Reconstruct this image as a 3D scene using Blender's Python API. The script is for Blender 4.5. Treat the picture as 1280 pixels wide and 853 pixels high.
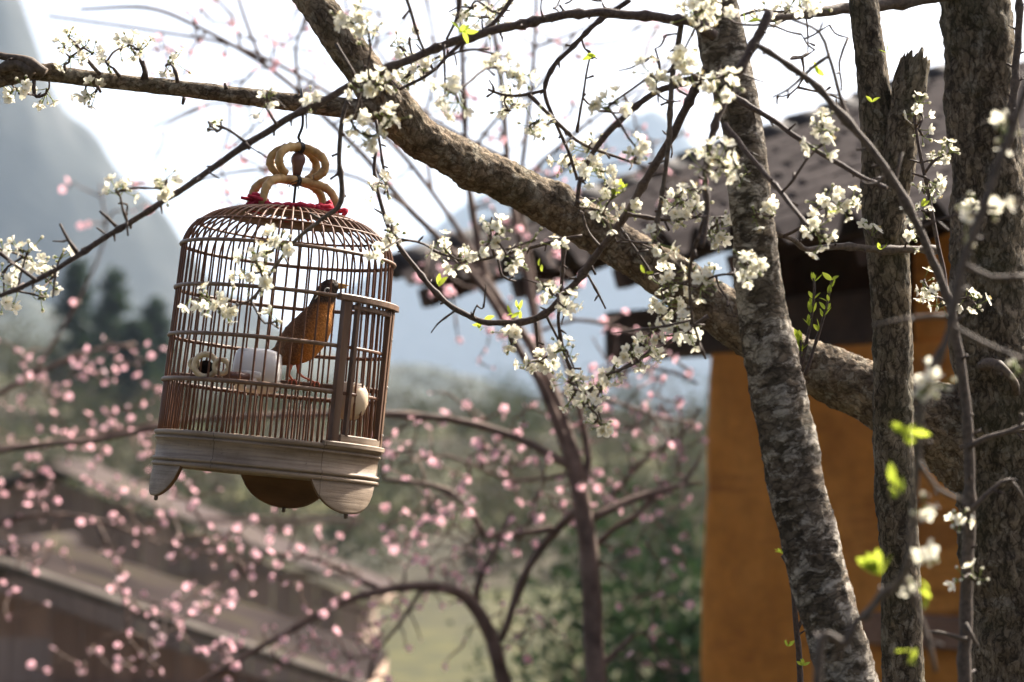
import bpy, bmesh, math, random
import numpy as np
from mathutils import Vector, Matrix, noise as mnoise

for o in list(bpy.data.objects): bpy.data.objects.remove(o)
scene = bpy.context.scene
COL = scene.collection
rnd = random.Random(7)
R = math.radians

# ------------------------------------------------------------------ camera
F_PX = 3022.0; PITCH = math.atan(173.5 / F_PX); EYE = 1.6
cam_d = bpy.data.cameras.new('camera'); cam = bpy.data.objects.new('camera', cam_d); COL.objects.link(cam)
cam.location = (0, 0, EYE); cam.rotation_euler = (math.pi / 2 + PITCH, 0, 0)
cam_d.sensor_width = 36; cam_d.lens = 85; cam_d.clip_start = 0.1; cam_d.clip_end = 9000
cam_d.dof.use_dof = True; cam_d.dof.focus_distance = 3.67; cam_d.dof.aperture_fstop = 4.3; cam_d.dof.aperture_blades = 0
scene.camera = cam

# ------------------------------------------------------------------ sky + sun (sun behind the scene, to the right)
SUN_AZ = R(45); SUN_EL = R(43)          # azimuth measured from +Y towards +X
world = bpy.data.worlds.new('World'); scene.world = world; world.use_nodes = True
wn = world.node_tree.nodes; wl = world.node_tree.links
sky = wn.new('ShaderNodeTexSky'); sky.sky_type = 'NISHITA'; sky.sun_disc = False
sky.sun_elevation = SUN_EL; sky.sun_rotation = SUN_AZ
sky.air_density = 0.45; sky.dust_density = 10.0; sky.ozone_density = 0.3; sky.altitude = 300
wl.new(sky.outputs[0], wn['Background'].inputs[0]); wn['Background'].inputs[1].default_value = 0.082
sun_d = bpy.data.lights.new('sun', 'SUN'); sun_d.energy = 5.0; sun_d.angle = R(0.6); sun_d.color = (1.0, 0.93, 0.82)
sun = bpy.data.objects.new('sun', sun_d); COL.objects.link(sun)
to_sun = Vector((math.sin(SUN_AZ) * math.cos(SUN_EL), math.cos(SUN_AZ) * math.cos(SUN_EL), math.sin(SUN_EL)))
sun.rotation_euler = to_sun.to_track_quat('Z', 'Y').to_euler(); sun.location = (3, 3, 12)
scene.view_settings.view_transform = 'Standard'; scene.view_settings.look = 'None'
scene.view_settings.gamma = 1; scene.view_settings.exposure = 1.92
scene.render.engine = 'CYCLES'
cy = scene.cycles
cy.max_bounces = 6; cy.diffuse_bounces = 3; cy.glossy_bounces = 2; cy.transmission_bounces = 4; cy.transparent_max_bounces = 6
cy.volume_bounces = 1; cy.use_denoising = True; cy.caustics_reflective = False; cy.caustics_refractive = False

# ------------------------------------------------------------------ helpers
_cp, _sp = math.cos(PITCH), math.sin(PITCH)
def at(px, py, Y):
    """where a point of the photograph lies when it is Y metres ahead"""
    a = (px - 640) / F_PX; b = (426.5 - py) / F_PX
    d = Vector((a, _cp - b * _sp, _sp + b * _cp)); d *= Y / d.y
    return Vector((d.x, d.y, d.z + EYE))
def m_px(Y): return Y / F_PX

def sm(a, b, t):
    t = max(0.0, min(1.0, (t - a) / (b - a))); return t * t * (3 - 2 * t)
_GP = [(0, 0), (5, 0), (9, -.5), (14, -1.5), (20, -2.0), (28, -1.9), (35, -1.6), (50, -1.0), (60, -.5), (80, 1.2), (100, 3.4), (125, 5.0), (170, 3), (300, -4), (9000, -6)]
def ground_z(x, y):
    r = y if y > 0 else 0
    for (a, za), (b, zb) in zip(_GP, _GP[1:]):
        if r <= b: z = za + (zb - za) * (r - a) / (b - a); break
    else: z = -6
    if r > 25:
        k = sm(25, 70, r) * (1 - sm(200, 500, r))
        z += k * (1.1 * mnoise.noise(Vector((x * .035, r * .03, 3))) + .35 * mnoise.noise(Vector((x * .12, r * .1, 8))))
        z += k * 3.0 * sm(-4, -28, x * 100 / max(r, 60)) * sm(55, 110, r)
    return z

def tag(o, label=None, cat=None, group=None, kind=None):
    if label: o['label'] = label
    if cat: o['category'] = cat
    if group: o['group'] = group
    if kind: o['kind'] = kind
    return o
def empty(name, loc):
    o = bpy.data.objects.new(name, None); o.location = loc; o.empty_display_size = .1; COL.objects.link(o); return o
def link(name, me, parent=None, world=True):
    """one mesh object; with world=True the mesh holds world coordinates even under a parent"""
    o = bpy.data.objects.new(name, me); COL.objects.link(o)
    if parent is not None:
        o.parent = parent
        if world: o.matrix_parent_inverse = Matrix.Translation(-Vector(parent.location))
    return o
def mesh(name, V, F, mats, smooth=True, midx=None, attr=None):
    me = bpy.data.meshes.new(name)
    me.from_pydata([tuple(v) for v in V], [], [tuple(f) for f in F])
    for m in (mats if isinstance(mats, (list, tuple)) else [mats]): me.materials.append(m)
    if smooth: me.polygons.foreach_set('use_smooth', [True] * len(me.polygons))
    if midx is not None: me.polygons.foreach_set('material_index', midx)
    if attr is not None:
        a = me.attributes.new('bark', 'FLOAT_VECTOR', 'POINT'); a.data.foreach_set('vector', np.asarray(attr, dtype=np.float32).ravel())
    me.update(); return me
class MB:
    """collects pieces of one mesh"""
    def __init__(s): s.V = []; s.F = []; s.M = []; s.A = []
    def add(s, V, F, m=0, A=None):
        n = len(s.V); s.V += [tuple(v) for v in V]; s.F += [tuple(i + n for i in f) for f in F]; s.M += [m] * len(F)
        s.A += [tuple(a) for a in (A if A is not None else V)]
        return s
    def box(s, c, half, M=None, m=0, bev=0.0):
        x, y, z = half; c = Vector(c)
        b = min(bev, x * .9, y * .9, z * .9)
        bm = bmesh.new(); bmesh.ops.create_cube(bm, size=2)
        for v in bm.verts: v.co = Vector((v.co.x * x, v.co.y * y, v.co.z * z))
        if b > 0: bmesh.ops.bevel(bm, geom=bm.edges[:], offset=b, segments=1, affect='EDGES')
        V = [(M @ v.co if M else v.co) + c for v in bm.verts]
        F = [[v.index for v in f.verts] for f in bm.faces]; bm.free()
        return s.add(V, F, m)
    def tube(s, P, Rr, seg=8, m=0, cap=True):
        V, F, A = tube(P, Rr, seg, cap); return s.add(V, F, m, A)
    def build(s, name, mats, parent=None, world=True, smooth=True, attr=False):
        return link(name, mesh(name, s.V, s.F, mats, smooth, s.M, s.A if attr else None), parent, world)

def catmull(P, Rr, step):
    P = [Vector(p) for p in P]; out = []; rr = []
    for i in range(len(P) - 1):
        p0 = P[i - 1] if i else P[0] * 2 - P[1]; p1, p2 = P[i], P[i + 1]
        p3 = P[i + 2] if i + 2 < len(P) else P[-1] * 2 - P[-2]
        n = max(2, int((p2 - p1).length / step))
        for k in range(n):
            t = k / n
            out.append(.5 * ((2 * p1) + (p2 - p0) * t + (2 * p0 - 5 * p1 + 4 * p2 - p3) * t * t + (3 * p1 - p0 - 3 * p2 + p3) * t ** 3))
            rr.append(Rr[i] + (Rr[i + 1] - Rr[i]) * t)
    out.append(P[-1]); rr.append(Rr[-1]); return out, rr
def tube(P, Rr, seg=8, cap=True, shape=None):
    P = [Vector(p) for p in P]; n = len(P); V = []; F = []; A = []
    if not hasattr(Rr, '__len__'): Rr = [Rr] * n
    t0 = (P[1] - P[0]).normalized()
    u = t0.orthogonal().normalized(); L = 0.0
    for i in range(n):
        t = (P[min(i + 1, n - 1)] - P[max(i - 1, 0)]).normalized()
        u = (u - t * u.dot(t)).normalized(); w = t.cross(u)
        if i: L += (P[i] - P[i - 1]).length
        for k in range(seg):
            a = 2 * math.pi * k / seg; r = Rr[i]
            if shape: r = shape(r, a, L, i)
            V.append(P[i] + (u * math.cos(a) + w * math.sin(a)) * r); A.append((math.cos(a) * Rr[i], math.sin(a) * Rr[i], L))
    for i in range(n - 1):
        for k in range(seg):
            k2 = (k + 1) % seg; F.append((i * seg + k, i * seg + k2, (i + 1) * seg + k2, (i + 1) * seg + k))
    if cap:
        F.append(tuple(range(seg))[::-1]); F.append(tuple((n - 1) * seg + k for k in range(seg)))
    return V, F, A
def lathe(prof, seg=48, a0=0, a1=2 * math.pi, closed=True):
    V = []; F = []; n = len(prof); full = abs(a1 - a0 - 2 * math.pi) < 1e-6; m = seg if full else seg + 1
    for k in range(m):
        a = a0 + (a1 - a0) * k / seg
        for r, z in prof: V.append((r * math.cos(a), r * math.sin(a), z))
    for k in range(seg):
        k2 = (k + 1) % m
        for i in range(n if closed else n - 1):
            j = (i + 1) % n; F.append((k * n + i, k2 * n + i, k2 * n + j, k * n + j))
    return V, F

# ------------------------------------------------------------------ materials
def mat(name, rough=.8, base=(.5, .5, .5), spec=.3):
    m = bpy.data.materials.new(name); m.use_nodes = True; nt = m.node_tree; b = nt.nodes['Principled BSDF']
    b.inputs['Roughness'].default_value = rough; b.inputs['Base Color'].default_value = (*base, 1)
    b.inputs['Specular IOR Level'].default_value = spec
    return m, nt, b
def ramp(nt, src, stops, interp='LINEAR'):
    r = nt.nodes.new('ShaderNodeValToRGB'); r.color_ramp.interpolation = interp
    el = r.color_ramp.elements
    while len(el) < len(stops): el.new(.5)
    for e, (p, c) in zip(el, stops): e.position = p; e.color = (*c, 1)
    nt.links.new(src, r.inputs[0]); return r.outputs[0]
def tex(nt, kind, vec, scale, **kw):
    t = nt.nodes.new('ShaderNodeTex' + kind); t.inputs['Scale'].default_value = scale
    if kind == 'Noise': t.inputs['Detail'].default_value = kw.get('detail', 5); t.inputs['Roughness'].default_value = kw.get('rough', .6); t.inputs['Distortion'].default_value = kw.get('dist', 0)
    if kind == 'Voronoi': t.feature = kw.get('feature', 'F1')
    if vec is not None: nt.links.new(vec, t.inputs['Vector'])
    return t
def coords(nt, attr=None, scale=(1, 1, 1), warp=0):
    if attr: n = nt.nodes.new('ShaderNodeAttribute'); n.attribute_name = attr; o = n.outputs['Vector']
    else: n = nt.nodes.new('ShaderNodeTexCoord'); o = n.outputs['Object']
    if warp:
        w = nt.nodes.new('ShaderNodeTexNoise'); w.inputs['Scale'].default_value = 60; nt.links.new(o, w.inputs['Vector'])
        ma = nt.nodes.new('ShaderNodeVectorMath'); ma.operation = 'MULTIPLY_ADD'; nt.links.new(w.outputs['Color'], ma.inputs[0])
        ma.inputs[1].default_value = (warp,) * 3; w.inputs['Detail'].default_value = 4; nt.links.new(o, ma.inputs[2]); o = ma.outputs[0]
    mp = nt.nodes.new('ShaderNodeMapping'); mp.inputs['Scale'].default_value = scale; nt.links.new(o, mp.inputs[0]); return mp.outputs[0]
def mixc(nt, fac, a, b, blend='MIX'):
    n = nt.nodes.new('ShaderNodeMix'); n.data_type = 'RGBA'; n.blend_type = blend
    for s, v in ((n.inputs[0], fac), (n.inputs[6], a), (n.inputs[7], b)):
        if isinstance(v, (int, float)): s.default_value = v
        elif isinstance(v, tuple): s.default_value = (*v, 1)
        else: nt.links.new(v, s)
    return n.outputs[2]
def mth(nt, op, a, b):
    n = nt.nodes.new('ShaderNodeMath'); n.operation = op
    for s, v in ((n.inputs[0], a), (n.inputs[1], b)):
        if isinstance(v, (int, float)): s.default_value = v
        else: nt.links.new(v, s)
    return n.outputs[0]
def bump(nt, b, h, strength, dist):
    n = nt.nodes.new('ShaderNodeBump'); n.inputs['Strength'].default_value = strength; n.inputs['Distance'].default_value = dist
    nt.links.new(h, n.inputs['Height']); nt.links.new(n.outputs[0], b.inputs['Normal'])
def noisy(name, c0, c1, scale, rough=.85, bstr=.4, bdist=.002, stretch=(1, 1, 1), detail=6, c2=None, rnd_amt=0, spec=.3):
    m, nt, b = mat(name, rough, spec=spec); v = coords(nt, scale=stretch)
    t = tex(nt, 'Noise', v, scale, detail=detail)
    st = [(.32, c0), (.68, c1)] if c2 is None else [(.3, c0), (.52, c1), (.7, c2)]
    c = ramp(nt, t.outputs[0], st)
    if rnd_amt:
        oi = nt.nodes.new('ShaderNodeObjectInfo'); c = mixc(nt, rnd_amt, c, ramp(nt, oi.outputs['Random'], [(0, (.45, .45, .45)), (1, (1.35, 1.3, 1.25))]), 'MULTIPLY')
    nt.links.new(c, b.inputs['Base Color'])
    if bstr: bump(nt, b, t.outputs[0], bstr, bdist)
    return m
def bark(name, cols, lichen, cell, stretch, moss=0.0, lich_scale=55, lich_stretch=(1, 1, 1), lich_lo=.55, crack_amt=.6, fs=46, lich_amt=.7):
    m, nt, b = mat(name, .9, spec=.15)
    v = coords(nt, 'bark', stretch, warp=.022); vl = coords(nt, 'bark', lich_stretch, warp=.01)
    vo = tex(nt, 'Voronoi', v, cell, feature='DISTANCE_TO_EDGE'); vc = tex(nt, 'Voronoi', v, cell)
    n1 = tex(nt, 'Noise', v, fs, detail=10, rough=.74); n2 = tex(nt, 'Noise', v, fs * 5, detail=6, rough=.7); n0 = tex(nt, 'Noise', vl, 9, detail=4)
    base = ramp(nt, n1.outputs[0], [(.34, cols[0]), (.5, cols[1]), (.66, cols[2])])
    bw = nt.nodes.new('ShaderNodeRGBToBW'); nt.links.new(vc.outputs['Color'], bw.inputs[0])
    c = mixc(nt, .6, base, ramp(nt, bw.outputs[0], [(.2, (.62, .62, .62)), (.8, (1.35, 1.32, 1.28))]), 'MULTIPLY')
    cw = mth(nt, 'ADD', vo.outputs['Distance'], mth(nt, 'MULTIPLY', mth(nt, 'SUBTRACT', n1.outputs[0], .5), .55))
    crack = ramp(nt, cw, [(.0, (0, 0, 0)), (.16, (1, 1, 1))])
    cf = mth(nt, 'SUBTRACT', 1.0, mth(nt, 'MULTIPLY', mth(nt, 'SUBTRACT', 1.0, crack), crack_amt))
    c = mixc(nt, cf, tuple(x * .3 for x in cols[0]), c)
    nl = tex(nt, 'Noise', vl, lich_scale, detail=8, rough=.72, dist=.4)
    lm = ramp(nt, nl.outputs[0], [(lich_lo, (0, 0, 0)), (lich_lo + .06, (1, 1, 1))])
    lf = mth(nt, 'MULTIPLY', mth(nt, 'MULTIPLY', lm, cf), lich_amt)
    c = mixc(nt, lf, c, lichen)
    if moss:
        mm = ramp(nt, n0.outputs[0], [(.45, (0, 0, 0)), (.65, (1, 1, 1))])
        c = mixc(nt, mth(nt, 'MULTIPLY', mm, moss), c, (.07, .072, .03))
    c = mixc(nt, .75, c, ramp(nt, n2.outputs[0], [(.3, (.45, .45, .45)), (.7, (1.4, 1.4, 1.4))]), 'MULTIPLY')
    nt.links.new(c, b.inputs['Base Color'])
    h = mth(nt, 'ADD', mth(nt, 'MULTIPLY', crack, .5 * crack_amt), mth(nt, 'ADD', mth(nt, 'MULTIPLY', n2.outputs[0], .7), mth(nt, 'MULTIPLY', n1.outputs[0], 1.6)))
    bump(nt, b, h, 1.0, .006)
    return m
def petal(name, base, trans, tf=.45, edge=None):
    m = bpy.data.materials.new(name); m.use_nodes = True; nt = m.node_tree; nt.nodes.clear()
    out = nt.nodes.new('ShaderNodeOutputMaterial'); d = nt.nodes.new('ShaderNodeBsdfDiffuse'); t = nt.nodes.new('ShaderNodeBsdfTranslucent'); mx = nt.nodes.new('ShaderNodeMixShader')
    oi = nt.nodes.new('ShaderNodeObjectInfo')
    c = mixc(nt, oi.outputs['Random'], base, edge or base); c2 = mixc(nt, oi.outputs['Random'], trans, tuple(x * y for x, y in zip(trans, (.95, .93, .9))))
    nt.links.new(c, d.inputs[0]); nt.links.new(c2, t.inputs[0]); mx.inputs[0].default_value = tf
    nt.links.new(d.outputs[0], mx.inputs[1]); nt.links.new(t.outputs[0], mx.inputs[2]); nt.links.new(mx.outputs[0], out.inputs[0]); return m

M = {}
M['bark_limb'] = bark('bark_scaly_brown', [(0.098, 0.069, 0.046), (0.230, 0.172, 0.117), (0.391, 0.310, 0.218)], (0.483, 0.437, 0.345), 95, (1, 1, .7), moss=.28, lich_scale=42, lich_lo=.53, crack_amt=.6, lich_amt=.6)
M['bark_big'] = bark('bark_furrowed_dark', [(0.081, 0.063, 0.044), (0.190, 0.149, 0.103), (0.333, 0.270, 0.190)], (0.414, 0.368, 0.287), 85, (1.2, 1.2, .38), moss=.4, lich_scale=30, lich_lo=.55, crack_amt=.75, fs=55, lich_amt=.55)
M['bark_lean'] = bark('bark_lichen_spotted', [(0.069, 0.053, 0.039), (0.155, 0.123, 0.092), (0.253, 0.205, 0.155)], (0.575, 0.517, 0.437), 70, (.7, .7, 1.5), moss=.15, lich_scale=30, lich_stretch=(.75, .75, 1.7), lich_lo=.5, crack_amt=.6, fs=36, lich_amt=.8)
M['twig'] = noisy('twig_bark', (.035, .022, .018), (.10, .07, .055), 220, .7, .5, .001)
M['twig_grey'] = noisy('twig_bark_grey', (.05, .037, .028), (.14, .105, .08), 160, .75, .5, .001)
M['peach_bark'] = noisy('peach_bark', (.07, .044, .034), (.21, .142, .11), 14, .8, .6, .01)
M['petal'] = petal('white_petal', (.84, .82, .76), (.82, .80, .66), .48, (.84, .79, .70))
M['petal_pink'] = petal('pink_petal', (.88, .56, .62), (.92, .55, .62), .5, (.90, .73, .76))
M['stamen'] = mat('stamen', .6, (.80, .62, .22))[0]
M['calyx'] = mat('calyx_green', .6, (.20, .24, .06))[0]
M['leaf'] = petal('young_leaf', (.24, .32, .05), (.44, .52, .06), .55, (.30, .38, .06))

# cage
M['cage_bar'] = noisy('cage_bar_wood', (.085, .036, .018), (.18, .083, .045), 90, .55, .25, .0006, (1, 1, .12), spec=.25)
M['cage_dark'] = noisy('cage_door_wood', (.07, .038, .024), (.15, .088, .056), 70, .55, .3, .0006, (1, 1, .1), spec=.25)
M['cage_hoop'] = noisy('cage_hoop_wood', (.11, .062, .038), (.20, .122, .076), 80, .5, .25, .0006, spec=.4)
def base_wood():
    m, nt, b = mat('cage_base_wood', .62, spec=.25); v = coords(nt, 'bark', (.9, 26, 10)); v2 = coords(nt, 'bark', (1, 1, 1))
    g = tex(nt, 'Noise', v, 9, detail=8, rough=.7); st = tex(nt, 'Noise', v2, 14, detail=7, rough=.65); sp = tex(nt, 'Noise', v2, 260, detail=3)
    c = ramp(nt, g.outputs[0], [(.3, (.165, .118, .08)), (.5, (.265, .20, .145)), (.68, (.345, .27, .205))])
    c = mixc(nt, .8, c, ramp(nt, st.outputs[0], [(.3, (.55, .5, .45)), (.55, (1, 1, 1)), (.75, (1.2, 1.18, 1.12))]), 'MULTIPLY')
    c = mixc(nt, ramp(nt, sp.outputs[0], [(.66, (0, 0, 0)), (.72, (.6, .6, .6))]), c, (.07, .045, .03))
    sx = nt.nodes.new('ShaderNodeSeparateXYZ'); nt.links.new(v2, sx.inputs[0])
    k = mth(nt, 'PINGPONG', sx.outputs[0], .083); seam = mth(nt, 'LESS_THAN', mth(nt, 'ADD', k, mth(nt, 'MULTIPLY', st.outputs[0], .002)), .0016)
    c = mixc(nt, mth(nt, 'MULTIPLY', seam, .7), c, (.05, .03, .02))
    nt.links.new(c, b.inputs['Base Color']); bump(nt, b, mth(nt, 'ADD', g.outputs[0], mth(nt, 'MULTIPLY', st.outputs[0], .6)), .5, .0015); return m
M['cage_base'] = base_wood()
M['cage_under'] = noisy('cage_underside_wood', (.09, .045, .02), (.17, .085, .04), 30, .7, .25, .001, (.3, 1, 1))
M['bamboo'] = noisy('handle_bamboo', (.20, .10, .03), (.42, .26, .095), 55, .48, .2, .0006, detail=8, c2=(.54, .37, .16), spec=.35)
M['wire'] = mat('dark_wire', .45, (.018, .014, .012), .5)[0]
M['knob'] = noisy('dark_knob_wood', (.09, .04, .03), (.17, .08, .06), 50, .35, .1, .0004, spec=.5)
M['red'] = noisy('red_cloth', (.30, .012, .03), (.55, .04, .07), 160, .9, .6, .001)
M['ceramic'] = noisy('white_porcelain', (.66, .65, .62), (.76, .75, .73), 18, .22, 0, spec=.5)
M['cream'] = noisy('cream_porcelain', (.52, .39, .26), (.66, .53, .38), 20, .35, 0, spec=.4)
M['bone'] = noisy('carved_bone', (.42, .31, .18), (.66, .54, .36), 60, .4, .2, .0005, spec=.4)
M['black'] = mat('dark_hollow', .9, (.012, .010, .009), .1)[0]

# ------------------------------------------------------------------ ground
def ground():
    xs = np.concatenate([np.linspace(-1, -.3, 12)[:-1], np.linspace(-.3, .3, 61), np.linspace(.3, 1, 12)[1:]])
    ys = [-12, -6, -2, 0, 1.5, 3, 4, 5, 6, 7, 8, 9, 10, 12, 14, 17, 20, 24, 28, 31, 34, 37, 40, 43, 46, 50, 54, 58, 62, 66, 70, 75, 80, 85, 90, 95, 100, 106, 112, 118, 125, 135, 150, 170, 200, 260, 350, 500, 800, 1500, 3000, 6000]
    V = []; F = []; n = len(xs)
    for y in ys:
        w = max(14, abs(y) * 1.0 + 10)
        for a in xs:
            x = a * w; V.append((x, y, ground_z(x, y)))
    for j in range(len(ys) - 1):
        for i in range(n - 1): F.append((j * n + i, j * n + i + 1, (j + 1) * n + i + 1, (j + 1) * n + i))
    m, nt, b = mat('hillside_soil_and_grass', .95, spec=.1); v = coords(nt)
    n1 = tex(nt, 'Noise', v, .09, detail=6, rough=.65); n2 = tex(nt, 'Noise', v, 1.4, detail=6)
    c = ramp(nt, n1.outputs[0], [(.32, (.028, .032, .022)), (.46, (.055, .047, .034)), (.56, (.05, .055, .024)), (.66, (.08, .075, .03))])
    c = mixc(nt, .6, c, ramp(nt, n2.outputs[0], [(.3, (.5, .5, .5)), (.7, (1.4, 1.35, 1.2))]), 'MULTIPLY')
    # terraced field of young rape, a strip of the slope with its own colour
    sp = nt.nodes.new('ShaderNodeSeparateXYZ'); nt.links.new(coords(nt), sp.inputs[0])
    yy = mth(nt, 'ADD', sp.outputs[1], mth(nt, 'MULTIPLY', n2.outputs[0], 3.0))
    f = mth(nt, 'MULTIPLY', mth(nt, 'GREATER_THAN', yy, 30.0), mth(nt, 'LESS_THAN', yy, 54.0))
    f = mth(nt, 'MULTIPLY', f, mth(nt, 'GREATER_THAN', sp.outputs[0], -7.0))
    c = mixc(nt, mth(nt, 'MULTIPLY', f, .8), c, ramp(nt, n2.outputs[0], [(.35, (.03, .03, .018)), (.5, (.05, .048, .022)), (.65, (.085, .078, .03))]))
    nt.links.new(c, b.inputs['Base Color'])
    o = link('ground', mesh('ground', V, F, m)); tag(o, kind='structure')
ground()

# ------------------------------------------------------------------ mountains (far, faded by the haze)
def mountain(name, crest, Yc, depth, m, seed, label):
    """crest: (px, py) points of its skyline; a real ridge that rises over `depth` metres in front of and behind it"""
    cx = np.array([p[0] for p in crest]); cyy = np.array([p[1] for p in crest])
    nx, ny = 150, 50; V = []; F = []
    pxs = np.linspace(cx[0], cx[-1], nx); pys = np.interp(pxs, cx, cyy)
    for j in range(ny + 1):
        t = j / ny * 2 - 1
        for px, py in zip(pxs, pys):
            c = at(px, py, Yc); h = c.z + 6
            s = (1 - abs(t)) ** .8
            x, y = c.x, Yc + t * depth
            q = Vector((x * .012 + seed, y * .012, seed))
            rug = mnoise.fractal(q, 1.0, 2.1, 6)
            z = -6 + h * s * (1 + .16 * rug * (1 - s * .55)) + (3.5 * mnoise.noise(Vector((x * .09, y * .05, seed))) if s > .05 else 0)
            V.append((x + 6 * rug, y, z))
    for j in range(ny):
        for i in range(nx - 1): F.append((j * nx + i, j * nx + i + 1, (j + 1) * nx + i + 1, (j + 1) * nx + i))
    tag(link(name, mesh(name, V, F, m)), label, kind='structure')
M['mtn'] = noisy('forested_rock', (.010, .014, .012), (.022, .026, .022), .03, .95, .6, 4, c2=(.045, .045, .042))
mountain('mountain', [(-900, -160), (-500, -190), (-200, -150), (-60, -110), (10, -50), (45, 10), (75, 70), (100, 110), (128, 150), (155, 190), (180, 225), (205, 255), (235, 300), (275, 350), (330, 395), (420, 450), (600, 520)], 850, 80, M['mtn'], 2.0, None)
M['ridge'] = noisy('wooded_ridge', (.014, .02, .014), (.03, .036, .026), .08, .95, .6, 3, c2=(.05, .048, .036))
mountain('hill', [(-500, 380), (-100, 420), (60, 445), (200, 470), (330, 480), (480, 505), (600, 520), (720, 540), (860, 560), (1000, 565), (1500, 560)], 300, 60, M['ridge'], 5.0, None)
mountain('hill', [(-700, 330), (-100, 350), (80, 380), (220, 420), (360, 425), (470, 450), (590, 470), (700, 500), (820, 515), (1000, 535), (1500, 520)], 520, 90, M['ridge'], 7.0, None)
mountain('mountain', [(150, 520), (300, 440), (420, 370), (500, 318), (560, 270), (620, 228), (690, 190), (760, 160), (810, 150), (860, 185), (930, 240), (1020, 300), (1150, 340), (1400, 400)], 2000, 120, M['mtn'], 9.0, None)

# ------------------------------------------------------------------ leaf masses
def leaf_quads(centers, size, rng, up=.3):
    """many small bent leaf faces (two triangles each)"""
    V = []; F = []
    for c in centers:
        d = Vector((rng.gauss(0, 1), rng.gauss(0, 1), rng.gauss(up, 1))).normalized(); u = d.orthogonal().normalized(); u.rotate(Matrix.Rotation(rng.random() * 6.28, 3, d)); w = d.cross(u)
        L = size * rng.uniform(.6, 1.4); W = L * rng.uniform(.3, .5); n = len(V)
        V += [c - u * L, c + w * W + d * L * .15, c + u * L, c - w * W + d * L * .1]; F += [(n, n + 1, n + 2), (n, n + 2, n + 3)]
    return V, F
def leafmat(name, a, b, tr): return petal(name, a, tr, .3, b)
M['ever'] = leafmat('evergreen_leaf', (.014, .024, .017), (.024, .036, .023), (.025, .045, .018))
M['conifer'] = leafmat('conifer_needle', (.018, .032, .026), (.03, .045, .035), (.03, .05, .02))
M['scrub'] = leafmat('scrub_leaf', (.06, .055, .04), (.085, .07, .055), (.06, .06, .035))
M['scrub_g'] = leafmat('scrub_leaf_green', (.035, .045, .032), (.055, .062, .042), (.05, .06, .025))

def bush(name, px, py_top, Y, width, label, seed, n=2600, leaf=.05, m='ever'):
    rng = random.Random(seed); b = at(px, 700, Y); base = Vector((b.x, Y, ground_z(b.x, Y))); h = at(px, py_top, Y).z - base.z
    root = empty(name, base); tag(root, label, 'shrub', 'evergreen shrubs beside the orange house')
    lobes = [(Vector((rng.gauss(0, width * .28), rng.gauss(0, width * .28), h * rng.uniform(.25, .85))), rng.uniform(.14, .26) * h) for _ in range(16)]
    mb = MB()
    for l, r in lobes:
        mid = Vector((l.x * .4, l.y * .4, l.z * .5)); P, Q = catmull([Vector((l.x * .1, l.y * .1, -.1)), mid, l], [.035, .022, .008], .15)
        mb.tube([p + base for p in P], Q, 6)
    mb.build('stem', M['peach_bark'], root)
    C = []
    for _ in range(n):
        l, r = rng.choice(lobes); d = Vector((rng.gauss(0, 1), rng.gauss(0, 1), rng.gauss(0, 1))).normalized() * r * rng.random() ** .45
        C.append(base + l + d)
    V, F = leaf_quads(C, leaf, rng); tag(link('crown', mesh('crown', V, F, M[m], False), root), kind='stuff')
bush('evergreen_shrub', 800, 585, 17, 1.0, 'dark green evergreen shrub growing beside the orange wall behind the peach trunk', 3)
bush('evergreen_shrub', 868, 650, 15, .8, 'low dark green shrub closest to the edge of the orange wall', 4, 2000)
bush('evergreen_shrub', 735, 690, 19, .8, 'small dark green shrub behind the base of the tall peach trunk', 5, 1600)

def conifer(px, py_top, Y, rad, label, seed):
    rng = random.Random(seed); b = at(px, 600, Y); base = Vector((b.x, Y, ground_z(b.x, Y))); top = at(px, py_top, Y); h = top.z - base.z
    root = empty('conifer_tree', base); tag(root, label, 'tree', 'dark conifers on the far slope')
    mb = MB(); mb.tube([base - Vector((0, 0, .3)), base + Vector((0, 0, h * .5)), base + Vector((0, 0, h * .97))], [h * .03, h * .018, .02], 8); mb.build('trunk', M['peach_bark'], root)
    C = []; nb = 90
    for i in range(nb):
        t = (i + rng.random()) / nb; z = h * (.08 + .9 * t); rr = rad * (1 - t) ** .75 * rng.uniform(.65, 1.15) + .08
        a = rng.random() * 6.28
        for k in range(26):
            s = rng.random() ** .6; C.append(base + Vector((math.cos(a) * rr * s + rng.gauss(0, .16), math.sin(a) * rr * s + rng.gauss(0, .16), z - rr * s * .35 + rng.gauss(0, .10))))
    V, F = leaf_quads(C, .17, rng, -.2); tag(link('crown', mesh('crown', V, F, M['conifer'], False), root), kind='stuff')
conifer(94, 325, 92, 1.5, 'dark conifer with the highest tip, standing alone before the blue mountain', 11)
conifer(140, 338, 90, 1.7, 'broad dark conifer in the middle of the row before the blue mountain', 12)
conifer(192, 375, 95, 1.5, 'shorter dark conifer half hidden behind the side of the birdcage', 13)
conifer(168, 400, 88, 1.4, 'low dark conifer squeezed between two taller conifers', 14)

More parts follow.
